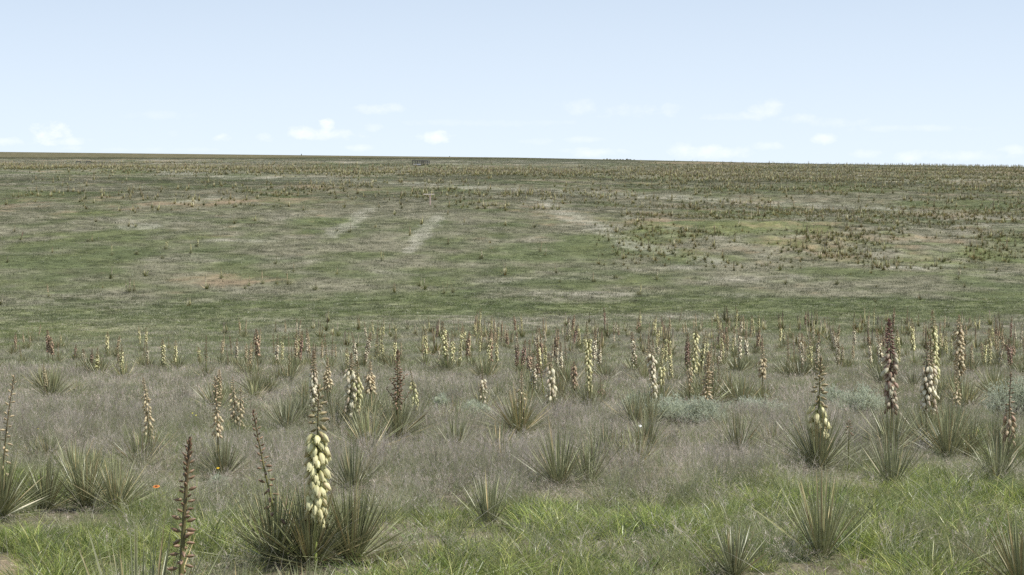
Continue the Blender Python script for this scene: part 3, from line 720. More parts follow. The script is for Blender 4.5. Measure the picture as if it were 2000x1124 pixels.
add_hero_stalk(r, (.03, 0, 0), 'tan', hgt(1015, 722, 23), 'flower', nb=26, nbud=30, f0=.26, f1=.7, stem_r=.009, size=.5, budlen=1.5, hang=.4)
r = hero(942, 28, 'small yucca with pinkish-white bells, left of the straw-leaved one')
add_rosette(r, (0, 0, 0), n=70, L=.45, w=.0135, low=.4, gray=.6)
add_hero_stalk(r, (0, 0, 0), 'white', hgt(938, 715, 28), 'flower', nb=30, nbud=24, f0=.28, f1=.72, stem_r=.010, size=.68)
r = hero(1078, 27, 'bent yucca stalk with a string of large cream bells, right of the straw-leaved one', 'the bent cream-belled stalk')
add_rosette(r, (0, 0, 0), n=90, L=.5, w=.0135, low=.3, gray=.5)
add_hero_stalk(r, (0, 0, 0), 'white', hgt(1071, 690, 27), 'flower', nb=34, nbud=34, f0=.30, f1=.80, stem_r=.011, curve=(-.06, 0), size=.85)
r = hero(1121, 32, 'short stout brownish-pink stalk between two taller cream ones')
add_rosette(r, (0, 0, 0), n=70, L=.42, w=.0135, low=.4, gray=.5)
add_hero_stalk(r, (0, 0, 0), 'brown', hgt(1120, 706, 32), 'flower', nb=46, nbud=16, f0=.38, f1=.90, stem_r=.012, size=.62)
r = hero(1150, 29, 'very tall stalk dense with cream-green bells, centre right', 'the very tall cream stalk right of centre')
add_rosette(r, (0, 0, 0), n=110, L=.5, w=.0135, low=.3)
add_hero_stalk(r, (0, 0, 0), 'cream', hgt(1145, 628, 29), 'flower', nb=90, nbud=50, f0=.24, f1=.80, stem_r=.012, curve=(-.04, 0), size=.72)
r = hero(1173, 31, 'small purple-tipped yucca at the foot of the very tall cream stalk')
add_rosette(r, (0, 0, 0), n=60, L=.4, w=.0135, low=.4, gray=.4)
add_hero_stalk(r, (0, 0, 0), 'purple', hgt(1171, 738, 31), 'flower', nb=14, nbud=26, f0=.42, f1=.6, stem_r=.010, size=.7)
r = hero(1277, 27, 'cream-belled yucca with bent stalk, left of the round sage shrubs', 'the cream stalk left of the sage')
add_rosette(r, (-.1, 0, 0), n=100, L=.5, w=.0135, low=.3, gray=.5)
add_hero_stalk(r, (0, 0, 0), 'white', hgt(1266, 655, 27), 'flower', nb=50, nbud=40, f0=.30, f1=.78, stem_r=.011, curve=(-.09, 0), size=.72)
r = hero(1291, 31, 'yucca with one bright green-cream cluster just right of the bent cream stalk')
add_rosette(r, (0, 0, 0), n=80, L=.45, w=.0135, low=.3, gray=.3)
add_hero_stalk(r, (0, 0, 0), 'cream', hgt(1291, 690, 31), 'flower', nb=30, nbud=24, f0=.42, f1=.74, stem_r=.010, size=.7)
r = hero(1346, 30, 'thin stalk with small tan pods in front of the top-heavy cream stalk')
add_rosette(r, (0, 0, 0), n=80, L=.45, w=.0135, low=.3, gray=.5)
add_hero_stalk(r, (0, 0, 0), 'tan', hgt(1344, 690, 30), 'flower', nb=30, nbud=24, f0=.30, f1=.74, stem_r=.009, size=.55)
r = hero(1354, 34, 'top-heavy stalk crowned with a bright cream head, right of centre', 'the top-heavy cream stalk')
add_rosette(r, (0, 0, 0), n=80, L=.45, w=.0135, low=.3)
add_hero_stalk(r, (0, 0, 0), 'cream', hgt(1360, 642, 34), 'flower', nb=60, nbud=12, f0=.40, f1=.93, stem_r=.011, curve=(.06, 0), size=.85)
r = hero(1378, 26.5, 'evenly budded olive stalk rising from behind the grey-green sage', 'the olive budded stalk in the sage')
add_rosette(r, (0, .1, 0), n=70, L=.4, w=.013, low=.5, gray=.6)
add_hero_stalk(r, (0, 0, 0), 'tan', hgt(1383, 688, 26.5), 'bud', nbud=110, f0=.32, stem_r=.013, curve=(.05, 0), size=1.2, budlen=1.4)
r = hero(1489, 31, 'yucca with one side-hanging bright cream cluster halfway up a dark stem', 'the side-clustered yucca')
add_rosette(r, (0, 0, 0), n=80, L=.45, w=.0135, low=.3)
add_hero_stalk(r, (0, 0, 0), 'tan', hgt(1486, 660, 31), 'flower', nb=40, nbud=44, f0=.44, f1=.70, stem_r=.011, size=.7, budlen=1.3)
# stalkless clumps placed by eye: (u, y, width scale, n, low, dry, gray, label)
for (u_, y_, L_, n_, lo, dr, gr_, lab) in (
    (1092, 15.8, .52, 90, .5, .08, .3, 'dark upright yucca clump without a stalk, alone in the grass below centre'),
    (1160, 16.6, .46, 45, .6, .05, .3, 'sparse upright leaf tuft just right of the dark clump below centre'),
    (955, 12.8, .44, 60, .7, .03, .3, 'narrow upright leaf tuft in green grass, bottom centre'),
    (1432, 10.2, .36, 90, .5, .05, .6, 'grey-green leaf tips of a yucca cut by the bottom edge, right of centre'),
    (1990, 9.7, .46, 80, .3, .35, .2, 'straw-and-green yucca leaves in the bottom right corner'),
    (690, 15.4, .42, 90, .4, .05, .5, 'leaf clump right behind the big cream-belled front yucca'),
    (1265, 20.5, .42, 70, .5, .05, .4, 'small dark leaf tuft below the sage shrubs'),
    (1440, 19.5, .46, 80, .45, .08, .5, 'thin leaf tuft left of the creamy-belled yucca at right'),
    (1850, 19.0, .55, 150, .3, .06, .5, 'broad grey-green leaf clump below the tall pale yucca'),
    (1945, 16.0, .42, 60, .5, .05, .5, 'slim leaf tuft under the yucca beside the right-hand sage'),
    (890, 20.0, .42, 70, .5, .05, .4, 'leaf tuft below the small sage bush, centre'),
    (975, 19.5, .38, 50, .5, .08, .3, 'sparse leaf tuft below the straw-leaved yucca'),
    (1240, 25.0, .52, 120, .35, .03, .7, 'blue-grey leaf clump beside the small sage left of the cream stalk'),
    (1425, 33.0, .55, 110, .3, .05, .3, 'green leaf fan without a stalk, right of the olive budded stalk'),
    (560, 24.0, .50, 90, .3, .04, .8, 'silvery leaf clump left of the big front yucca top'),
    (84, 38.0, .55, 130, .35, .06, .1, 'green stalkless yucca fan in the left middle distance'),
    (500, 36.0, .55, 140, .3, .04, .2, 'dense green leaf clump behind the twin pale stalks'),
    (196, 33.0, .0, 0, 0, 0, 0, ''),
    (470, 8.6, .34, 40, .5, .05, .4, 'low leaf tuft at the left foot of the big front yucca'),
    (1740, 15.5, .50, 80, .55, .04, .6, 'upright grey leaf tuft in front of the tall dark yucca'),
    (600, 8.7, .36, 60, .55, .1, .3, 'thin leaf tuft at the bottom edge below the big front yucca')):
    if n_ == 0: continue
    r = hero(u_, y_, lab); add_rosette(r, (0, 0, 0), n=n_, L=L_, w=.0135, low=lo, dry=dr, gray=gr_)
    if L_ > .5 and y_ > 15: add_rosette(r, (.28, .1, 0), n=n_ // 2, L=L_ * .85, w=.0135, low=lo, dry=dr, gray=gr_)

# ------------------------------------------------------------------ middle-distance yuccas: shared meshes, one object each
def variant(pal, kind, nb, nbud, f0, f1, h=1.15, size=.8, curve=0., hang=1.0):
    g, items = make_stalk(h, kind, pal, nb=nb, nbud=nbud, f0=f0, f1=f1, size=size, fine=False, stem_r=.012, curve=(curve, 0), hang=hang, budlen=1.5)
    P = PAL[pal]; gb = Geo(); gu = Geo()
    bl = [bloom_shape(6, 5, .072, .026, P['gr'], P['cr'], P['pink'] * q, .2) for q in (0, 1, 2)]
    bu = bud_shape(4, 4, .040, .009, P['b0'], P['b1'])
    for w, p, a, s in items: place_geo(gb if w == 'blossom' else gu, random.choice(bl) if w == 'blossom' else bu, p, a, s)
    return dict(h=h, pal=pal, stem=g.mesh('flower_stalk', [M_stem], True), bl=gb.mesh('blossom_cluster', [M_bloom], True) if gb.n else None,
                bu=gu.mesh('bud_cluster', [M_bud], True), geo=(g, gb, gu))
VAR = []
for pal, k in (('cream', 4), ('white', 3), ('tan', 4), ('brown', 3), ('purple', 2)):
    for i in range(k):
        bud_only = (pal in ('purple', 'tan', 'brown') and i == 0)
        VAR.append(variant(pal, 'bud' if bud_only else 'flower', random.randint(36, 60), 60 if bud_only else random.randint(24, 40), random.uniform(.22, .45), random.uniform(.6, .88),
                           size=random.uniform(.62, .88) * (.8 if pal == 'tan' else 1), curve=random.uniform(-.08, .08), hang=.6 if pal == 'tan' else 1))
ROS = []; 
for i in range(7):
    gl = leaf_head(n=84, L=.72, w=.022, low=(.12, .3, .45)[i % 3], dry=.06 + .05 * (i % 2), nseg=2, gray=(.1, .5, .3)[i % 3])
    if i % 2: leaf_head(n=56, L=.6, w=.020, low=.2, dry=.08, nseg=2, g=gl, origin=(.28, .12, 0))
    ROS.append(gl.mesh('leaf_rosette', [M_leaf]))
plants = []      # records for labels
def mid_plant(x, y, vs, hs, ros, lean=None):
    z = float(zg(x, y)); o = bpy.data.objects.new('yucca_plant', None); link(o); o.empty_display_size = .1
    o.location = (x, y, z); o['category'] = 'yucca'
    rz = random.uniform(0, 6.28)
    if ros is not None:
        rr = link(bpy.data.objects.new('leaf_rosette', ROS[ros]), o); s = random.uniform(.75, 1.15) * (.8 if y > 50 else 1); rr.scale = (s, s, s * random.uniform(.8, 1.05)); rr.rotation_euler.z = rz
    for i, (v, h) in enumerate(zip(vs, hs)):
        V = VAR[v]; off = (random.uniform(-.05, .05) + .2 * i * random.choice((-1, 1)), random.uniform(-.1, .1), 0)
        s = link(bpy.data.objects.new('flower_stalk', V['stem']), o); s.location = off
        k = h / V['h']; w = .5 * (k + 1) * random.uniform(.85, 1.25); s.scale = (w, w, k); s.rotation_euler = (random.gauss(0, .06), random.gauss(0, .085), random.uniform(0, 6.28))
        if V['bl']: link(bpy.data.objects.new('blossom_cluster', V['bl']), s)
        if V['bu']: link(bpy.data.objects.new('bud_cluster', V['bu']), s)
    u, v_ = px(x, y, z)
    plants.append(dict(o=o, u=float(u), v=float(v_), y=y, vs=vs, h=max(hs) if hs else 0))
    used.append((x, y, .45))
pidx = {p: [i for i, v in enumerate(VAR) if v['pal'] == p] for p in PAL}
# those of the left meadow and the skyline of the crest, placed one by one: (u, top row, depth, palette)
for u_, vt, y_, pl in ((28, 652, 74, 'brown'), (45, 672, 62, 'purple'), (101, 730, 33, 'tan'), (114, 655, 88, 'tan'), (122, 655, 90, 'cream'), (148, 680, 66, 'purple'),
        (166, 682, 52, 'white'), (180, 680, 47, 'purple'), (193, 678, 46, 'cream'), (212, 647, 72, 'cream'), (227, 655, 70, 'tan'), (243, 672, 43, 'cream'), (229, 700, 52, 'tan'),
        (280, 664, 58, 'purple'), (290, 668, 52, 'white'), (319, 664, 52, 'cream'), (330, 658, 84, 'purple'), (347, 665, 50, 'cream'), (403, 655, 44, 'purple'), (424, 722, 29, 'tan'),
        (432, 650, 60, 'tan'), (446, 672, 54, 'brown'), (457, 655, 56, 'purple'), (463, 660, 52, 'white'), (486, 668, 45, 'tan'), (535, 652, 60, 'purple'), (540, 652, 56, 'white'),
        (566, 650, 42, 'tan'), (580, 646, 52, 'purple'), (392, 690, 60, 'cream'), (1018, 612, 106, 'cream'), (1117, 615, 100, 'brown'), (1181, 600, 112, 'purple'), (1251, 602, 112, 'cream'),
        (1323, 600, 108, 'purple'), (1435, 604, 104, 'cream'), (1704, 600, 104, 'cream'), (1745, 602, 104, 'brown'), (1974, 618, 84, 'purple'), (1944, 620, 80, 'brown'),
        (1979, 660, 48, 'purple'), (1996, 655, 46, 'purple'), (1935, 640, 56, 'cream'), (740, 625, 100, 'purple'), (935, 602, 112, 'cream'), (968, 660, 52, 'cream'), (873, 628, 50, 'cream'), (895, 640, 56, 'cream'),
        (832, 642, 60, 'cream'), (768, 655, 54, 'cream'), (945, 640, 44, 'cream'), (955, 645, 46, 'brown'), (1058, 640, 52, 'brown'), (1094, 668, 40, 'white'), (1240, 648, 48, 'white'),
        (1257, 630, 42, 'tan'), (1412, 640, 56, 'cream'), (1443, 625, 50, 'white'), (1562, 650, 44, 'white'), (1570, 655, 46, 'tan'), (1538, 655, 48, 'brown'), (1786, 622, 58, 'cream'), (1703, 650, 50, 'white')):
    x_ = (u_ - 1000) / F * y_; z_ = float(zg(x_, y_)); h_ = min(max(zof(vt, y_) - z_, .75), 1.9)
    mid_plant(x_, y_, [random.choice(pidx[pl])], [h_], random.randrange(7))
def clear(x, y, r): return all((x - a) ** 2 + (y - b) ** 2 > (r * .5 + c * .5) ** 2 for a, b, c in used)
tries = 0
NMID = 250
while len(plants) < NMID and tries < 20000:
    tries += 1
    y = random.choice((random.uniform(30, 60), random.uniform(50, 108), random.uniform(62, 108)))
    u = random.uniform(-60, 2060)
    dens = .07 if u < 470 else (.6 if u < 900 else 1.0)
    if y < 42: dens *= .45
    if u > 1250 and y > 66: dens = min(1, dens * 1.2)
    x = (u - 1000) / F * y
    dens *= .45 + .9 * float(np.clip(.5 + fbm(x, y, 9, 301, 2), 0, 1))
    if random.random() > dens or not clear(x, y, .7): continue
    ns = random.choice((0, 1, 1, 2, 2, 3, 3)) if y > 44 else random.choice((0, 0, 0, 1, 1, 2))
    pal = random.choices(('cream', 'white', 'tan', 'brown', 'purple'), (5, 4, 4, 2.5, 1))[0]
    vs = [random.choice(pidx[pal]) if random.random() < .7 else random.randrange(len(VAR)) for _ in range(ns)]
    mid_plant(x, y, vs, [random.uniform(.85, 1.45) for _ in vs], random.randrange(7))
k = 0
while k < 26:
    y = random.uniform(16, 36); u = random.uniform(0, 2000)
    if u < 520 and random.random() < .5: continue
    x = (u - 1000) / F * y
    if not clear(x, y, .55): continue
    mid_plant(x, y, [], [], random.randrange(7)); plants[-1]['o'].scale = (random.uniform(.6, .85),) * 3; k += 1
n_crest = len(plants)
# lone yuccas on the near part of the far slope, placed one by one
hill_xy = [(40, 470, 1), (170, 473, 0), (252, 572, 2), (262, 572, 1), (95, 582, 1), (218, 500, 1), (267, 498, 0), (322, 488, 2), (385, 483, 1), (372, 497, 1), (316, 507, 0), (486, 560, 1), (512, 556, 1),
           (540, 556, 2), (562, 557, 1), (617, 568, 1), (573, 533, 1), (539, 517, 1), (479, 566, 0), (432, 545, 1), (942, 508, 1), (868, 575, 2), (884, 573, 1), (745, 510, 2), (684, 455, 1),
           (1158, 552, 1), (1250, 578, 1), (1283, 548, 1), (1872, 547, 2), (1636, 558, 1), (1200, 545, 0), (1065, 500, 1), (1055, 493, 1), (1440, 520, 1), (1180, 520, 1), (1545, 480, 1)]
def ground_at(u, v):
    ys = np.exp(np.linspace(math.log(5), math.log(1500), 2500)); xs = (u - 1000) / F * ys
    _, vv = px(xs, ys, zg(xs, ys)); i = np.argmax(vv <= v); return float(xs[i]), float(ys[i])
for u, v, ns in hill_xy:
    x, y = ground_at(u, v); pal = random.choice(('cream', 'white', 'tan', 'purple'))
    mid_plant(x, y, [random.choice(pidx[pal]) for _ in range(ns)], [random.uniform(1.0, 1.4) for _ in range(ns)], random.choice((1, 3, 5, 0)))

# labels for the copies: look first, then the nearest easily found yucca
DESC = {'dark': 'dark', 'cream': 'cream-belled', 'white': 'whitish-belled', 'tan': 'tan-podded', 'brown': 'brownish-pink', 'purple': 'purple-budded'}
ORD = ['nearest', 'second', 'third', 'fourth', 'fifth', 'sixth', 'seventh', 'eighth', 'ninth', 'tenth', 'eleventh', 'twelfth']
groups = {}
for i, p in enumerate(plants):
    if p['vs']:
        cnt = {1: 'single', 2: 'twin', 3: 'triple', 4: 'quadruple'}[len(p['vs'])]; look = '%s %s' % (cnt, DESC[VAR[p['vs'][0]]['pal']])
    else: look = 'stalkless leafy'
    if i < n_crest:
        lm = min(landmarks, key=lambda l: abs(l[0] - p['u']))
        key = (look, 'left' if p['u'] < lm[0] else 'right', lm[2], 0); p['k'] = abs(p['u'] - lm[0])
        p['o']['group'] = 'yuccas crowding the near crest'
    else:
        key = (look, 'left' if p['u'] < 1000 else 'right', '', 1); p['k'] = p['u']
        p['o']['group'] = 'lone yuccas on the far slope'
    groups.setdefault(key, []).append(p)
for (look, side, lm, far), ps in groups.items():
    ps.sort(key=lambda p: p['k'])
    for j, p in enumerate(ps):
        o_ = ORD[min(j, 11)]
        if far: p['o']['label'] = '%s small %s yucca counting from the left on the far slope, %s half' % (('first' if j == 0 else o_), look, side)
        else: p['o']['label'] = '%s %s yucca out beyond, %s of %s' % (o_, look, side, lm)

# the hundreds more on the far slope, too many to count
def far_yuccas():
    T = []
    for i in range(10):
        g = Geo()
        leaf_head(n=30, L=.66, w=.07, low=.15, dry=.05, nseg=1, fold=0, g=g, gray=.1)
        g.c[-1] = g.c[-1] * (np.array([1.25, 1.2, 1.1]) if i % 3 else np.array([1.5, 1.2, 1.1]))
        for k in range((1, 2, 1, 3, 2, 1, 0, 0, 0, 1)[i]):
            pal = ('cream', 'tan', 'brown', 'cream', 'white', 'white', 'cream', 'cream', 'cream', 'cream')[(i + k) % 10]; P = PAL[pal]
            h = random.uniform(.95, 1.35); s = np.linspace(0, 1, 8); ox, oy = random.uniform(-.2, .2), random.uniform(-.2, .2); lx = random.uniform(-.12, .12)
            rad = np.array([.012, .014, .034, .042, .038, .032, .022, .006]) * random.uniform(.8, 1.1)
            pts = np.stack([ox + lx * s ** 2, oy + 0 * s, s * h], 1); V, Q = tube(pts, rad, 5)
            V = V + rng.normal(0, .010, V.shape); c = np.zeros((8, 3)); st = np.array(P['st']); cr = np.array(P['cr']) * .78; b = np.array(P['b1'])
            c[:2] = st; c[2:5] = cr * np.array([1, 1, .85]); c[5:] = b * .4 + cr * .4
            g.add(V, Q, np.repeat(c, 5, 0))
        T.append(g)
    X = []; Y = []; PK = []; SC_ = []
    # candidates over the slope
    n = 150000
    t = rng.uniform(-.40, .40, n); y = np.exp(rng.uniform(math.log(140), math.log(640), n)); x = t * y
    u, v = px(x, y, zg(x, y))
    cl = np.clip(.5 + 1.3 * fbm(x, y, 10, 401, 3), 0, 1)
    w = np.full(n, .006)
    wj = v + 5 * fbm(x, y, 30, 402, 3)
    bandA = np.exp(-((wj - (331 + .012 * (u - 400))) / 7.5) ** 2) * (1 - sstep(1250, 1600, u) * .3)
    w += .62 * bandA * (.35 + cl)
    w += .34 * sstep(1150, 1400, u) * sstep(322, 330, wj) * (1 - sstep(360, 385, wj)) * (.2 + cl)
    w += .26 * np.exp(-((wj - (372 + .010 * (u - 600))) / 12) ** 2) * sstep(440, 540, u) * (1 - sstep(1000, 1250, u)) * (.2 + cl)
    w += .16 * np.exp(-((wj - 402) / 9) ** 2) * cl * sstep(500, 700, u)
    w += .14 * sstep(345, 360, wj) * (1 - sstep(400, 425, wj)) * cl ** 2
    w += .10 * np.exp(-((wj - 385) / 18) ** 2) * cl
    w += 2.0 * sstep(1130, 1300, u) * sstep(395, 420, wj) * (1 - sstep(495 + .02 * (u - 1300), 530 + .02 * (u - 1300), wj)) * cl
    w += .06 * sstep(150, 250, u) * (1 - sstep(480, 560, u)) * sstep(400, 410, wj) * (1 - sstep(430, 455, wj)) * cl
    w *= np.where(u < 1250, sstep(318, 325, wj), 1)
    # world-area weight (candidates are log-uniform in depth)
    w = w * (y / 330.0) ** 2 * .6
    keep = rng.random(n) < np.clip(w, 0, 1)
    x, y, u, v = x[keep], y[keep], u[keep], v[keep]; n = len(x)
    eroded = (u > 1100) & (v > 400)
    pk = rng.integers(0, 10, n); pk = np.where(eroded & (rng.random(n) < .72), rng.integers(6, 9, n), pk)
    pk = np.where(~eroded & (pk >= 6) & (pk < 9) & (rng.random(n) < .5), rng.integers(0, 6, n), pk)
    sc = rng.uniform(.6, 1.1, n) * np.where(pk >= 6, rng.uniform(.3, .85, n), 1)
    # the farthest fringe of the near crest, past the ones built singly
    m = 420; yc = 76 + 44 * rng.random(m) ** 1.2 + rng.normal(0, 4, m); uc = rng.uniform(430, 2080, m); xc = (uc - 1000) / F * yc
    kc = rng.random(m) < np.clip(.25 + .6 * (uc > 900) + 1.2 * fbm(xc, yc, 8, 501, 3), 0, 1) * .62
    xc, yc = xc[kc], yc[kc]; m = len(xc)
    x = np.concatenate([x, xc]); y = np.concatenate([y, yc]); pk = np.concatenate([pk, rng.integers(0, 6, m)]); sc = np.concatenate([sc, rng.uniform(.6, 1.1, m)]); n = len(x)
    tint = np.tile([[1.0, 1.0, 1.0]], (n, 1)) * rng.uniform(.55, 1.1, (n, 1)) * np.where(y < 125, .8, .95)[:, None]
    scatter('distant_yuccas', 'hundreds of tiny yuccas dotting the far slope in bands and fringing the near crest', T, np.stack([x, y, zg(x, y) - .02], 1),
            np.stack([rng.normal(0, .05, n), rng.normal(0, .05, n), rng.uniform(0, 6.28, n)], 1), np.stack([sc * 1.1, sc * 1.1, sc], 1), tint, pk, M_yinst)
    print('far yuccas', n)
far_yuccas()

# ------------------------------------------------------------------ sage shrubs
def sage(u, y, w, h, label):
    if w > .3: w *= 1.25; h *= 1.3
    p = gp(u, y); o = empty('sage_shrub', p, label, 'sage shrub', 'silvery sage shrubs in the grass')
    used.append((p[0], p[1], w * .5))
    g = Geo(); gs = Geo()
    ns = int(90 * w + 60)
    a = rng.uniform(0, 2 * pi, ns); r = np.sqrt(rng.uniform(0, 1, ns)) * w * .5
    lob = 1 + .18 * np.cos(a * 3 + u) + .1 * np.cos(a * 7)
    top = np.stack([np.cos(a) * r * lob, np.sin(a) * r * lob * .8, h * np.sqrt(np.clip(1.05 - (r / (w * .5)) ** 2, .12, 1)) * rng.uniform(.7, 1.08, ns)], 1)
    root = top * np.array([.25, .25, 0])
    for i in range(ns):
        tt = np.linspace(0, 1, 4)[:, None]; pts = root[i] * (1 - tt) + top[i] * tt; pts[:, 2] = top[i][2] * tt[:, 0] ** .8
        V, Q = tube(pts, np.array([.004, .003, .002, .001]), 3); gs.add(V, Q, np.array([.16, .13, .09]))
    m_ = 26; t = rng.uniform(.35, 1.02, (ns, m_, 1)); P = root[:, None] * (1 - t) + top[:, None] * t; P[..., 2] = top[:, None, 2] * t[..., 0] ** .8
    P = (P + rng.normal(0, .018, P.shape)).reshape(-1, 3); d = norm(rng.normal(0, .55, P.shape) + np.array([0, 0, .9]))
    base = np.array([.54, .575, .43]) * (1 + rng.normal(0, .12, (len(P), 1)))
    V, Q, C = strips(P, d, rng.uniform(.025, .055, len(P)), rng.uniform(.006, .012, len(P)), np.zeros(P.shape), 1, prof_=np.array([1, .4]), cb=base * .85, ct=base)
    g.add(V, Q, C)
    link(bpy.data.objects.new('crown', g.mesh('crown', [M_sage])), o); link(bpy.data.objects.new('stems', gs.mesh('stems', [M_stem])), o)
sage(1310, 25.5, .85, .34, 'pale green sage shrub, left one of the pair in front of the olive budded stalk')
sage(1368, 25.0, .75, .34, 'pale green sage shrub, right one of the pair in front of the olive budded stalk')
sage(1475, 27.5, 1.0, .28, 'low faint sage shrub in grass right of the olive budded stalk')
sage(1626, 30.0, .45, .34, 'small pale sage shrub just right of the creamy-belled yucca top')
sage(1682, 28.0, .75, .42, 'rounded silvery sage shrub left of the tall dark yucca')
sage(1962, 27.0, .75, .52, 'large silvery sage shrub behind the brown-tipped yucca near the right edge')
sage(2003, 27.0, .5, .58, 'sage shrub cut by the right edge of the picture')
sage(925, 26.5, .5, .26, 'small mint-grey sage shrub left of the straw-leaved yucca')
sage(862, 28.5, .28, .32, 'tiny pale sage sprig among leaf tufts near the centre')
sage(1243, 27.0, .55, .36, 'small sage shrub left of the bent cream-belled yucca')
sage(427, 15.6, .16, .14, 'tiny pale herb at the foot of the brown bent-topped yucca')

# ------------------------------------------------------------------ dead twig tangles, small flowers
def tangle(u, y, w, h, label, c=(.38, .36, .33)):
    o_ = empty('dead_brush', gp(u, y), label, 'dead brush'); g = Geo()
    for i in range(46):
        a = rng.uniform(0, 6.28); r0 = rng.uniform(0, w * .25); L_ = rng.uniform(.4, 1) * w * .55; tt = np.linspace(0, 1, 6)[:, None]
        b = a + rng.normal(0, .6) * tt
        pts = np.concatenate([np.cos(a) * r0 + np.cos(b) * L_ * tt, np.sin(a) * r0 + np.sin(b) * L_ * tt, h * rng.uniform(.3, 1) * np.sin(tt * 2.2)], 1) + rng.normal(0, .008, (6, 3))
        V, Q = tube(pts, np.linspace(.0026, .001, 6), 3); g.add(V, Q, np.array(c) * rng.uniform(.7, 1.2))
    link(bpy.data.objects.new('twigs', g.mesh('twigs', [M_wood])), o_)
tangle(1785, 20.3, .55, .32, 'tangle of bare grey twigs between the tall dark yucca and the double-stalked one')
tangle(1256, 33, .55, .22, 'purplish dead brush behind the bent cream stalk left of the sage', (.22, .17, .17))
tangle(1182, 22.5, .6, .22, 'low tangle of brown dead twigs below the small purple-tipped yucca', (.22, .18, .15))
tangle(835, 24.0, .5, .25, 'dark dead brush among leaf tufts right of the brown branching yucca', (.17, .14, .13))
def wildflower(u, v, y, label, cp, cc, r=.022, tilt=.5):
    x = (u - 1000) / F * y; z0 = float(zg(x, y)); h = max(zof(v, y) - z0, .03); o = empty('wildflower', (x, y, z0), label, 'wildflower')
    g = Geo(); V, Q = tube([(-.05, 0, -.02), (-.02, 0, h * .5), (0, 0, h)], [.002, .0018, .0015], 4); g.add(V, Q, (.14, .18, .07))
    link(bpy.data.objects.new('stem', g.mesh('stem', [M_stem])), o)
    g = Geo(); n = 11; a = np.arange(n) / n * 2 * pi
    d = np.stack([np.cos(a), np.sin(a) - .0, np.full(n, .25)], 1); s_ = np.stack([-np.sin(a), np.cos(a), np.zeros(n)], 1)
    V, Q, C = strips(np.zeros((n, 3)), norm(d), np.full(n, r), np.full(n, r * .62), np.tile([0, 0, -.2], (n, 1)), 3, prof_=np.array([.5, .9, 1, .7]), cb=np.tile(cp[0], (n, 1)), ct=np.tile(cp[1], (n, 1)), sidev=s_)
    g.add(V, Q, C); pe = link(bpy.data.objects.new('petals', g.mesh('petals', [M_petal])), o); pe.location = (0, 0, h); pe.rotation_euler = (tilt, 0, 0)
    g = Geo(); t = np.linspace(0, 1, 5); V, Q = tube(np.stack([0 * t, 0 * t, t * r * .45 - .002], 1), r * .38 * np.sqrt(np.clip(1.02 - t ** 2, .02, 1)), 8); g.add(V, Q, cc)
    ce = link(bpy.data.objects.new('centre', g.mesh('centre', [M_petal])), o); ce.location = (0, 0, h); ce.rotation_euler = (tilt, 0, 0)
wildflower(307, 950, 12.9, 'orange-red blanket flower in the green grass left of the purple-budded stalk', [(.38, .09, .03), (.55, .22, .05)], (.2, .06, .02), .028, .35)
wildflower(427, 914, 15.0, 'small yellow flower at the foot of the brown bent-topped yucca', [(.62, .42, .03), (.65, .45, .04)], (.4, .22, .02), .014)
for u_, v_, y_, t_ in ((76, 837, 21, 'left edge of the grey grass'), (384, 811, 21.5, 'grey grass left of the brown bent-topped yucca'), (377, 807, 22, 'grass just above another yellow bloom'), (144, 695, 62, 'far left meadow')):
    wildflower(u_, v_, y_, 'tiny yellow flower in the ' + t_, [(.5, .46, .08), (.55, .5, .1)], (.4, .3, .03), .012)
wildflower(1250, 832, 20, 'single small white flower in the grass below the sage shrubs', [(.85, .85, .85), (.9, .9, .9)], (.5, .5, .2), .018, .9)
# ------------------------------------------------------------------ far man-made things
def bars(name, parent, lst, c, mat=M_wood):
    for (nm, a, b, r) in lst:
        g = Geo(); V, Q = tube([a, b], [r, r], 6); g.add(V, Q, c); link(bpy.data.objects.new(nm, g.mesh(nm, [mat])), parent)
x, y = ground_at(822, 323.4); z = float(zg(x, y)); W = 33.5 / F * y; Hh = 9.5 / F * y; W2 = W / 2
o = empty('livestock_pen', (x, y, z), 'dark open rail pen standing alone near the top of the slope', 'pen')
D = 3.4; nodes = [(-W2, 0), (-W2 * .4, -D * .4), (W2 * .3, -D * .5), (W2, 0), (W2 * .7, D), (0, D * 1.1), (-W2 * .7, D * .9)]
L_ = []
for i, (a, b) in enumerate(nodes):
    c_, d_ = nodes[(i + 1) % len(nodes)]
    hz = [float(zg(x + a, y + b)) - z, float(zg(x + c_, y + d_)) - z]
    L_.append(('post', (a, b, hz[0] - .2), (a, b, hz[0] + Hh), .075))
    for k in (.35, .68, .97): L_.append(('rail', (a, b, hz[0] + Hh * k), (c_, d_, hz[1] + Hh * k), .05 if k < .9 else .085))
bars('rail', o, L_, (.045, .045, .05))
g = Geo(); t = np.linspace(0, 1, 4)
o = empty('water_trough', (x - W2 * .38, y - D * .4 - .9, float(zg(x - W2 * .38, y - D * .4 - .9))), 'low pale trough with dark base inside the left side of the rail pen', 'trough')
V, Q = boxv((0, 0, .30), (2.0, .8, .28)); g.add(V, Q, (.42, .42, .44)); link(bpy.data.objects.new('tub', g.mesh('tub', [M_wood])), o)
g = Geo(); V, Q = boxv((.15, 0, .07), (2.5, .95, .17)); g.add(V, Q, (.05, .045, .045)); link(bpy.data.objects.new('base', g.mesh('base', [M_wood])), o)
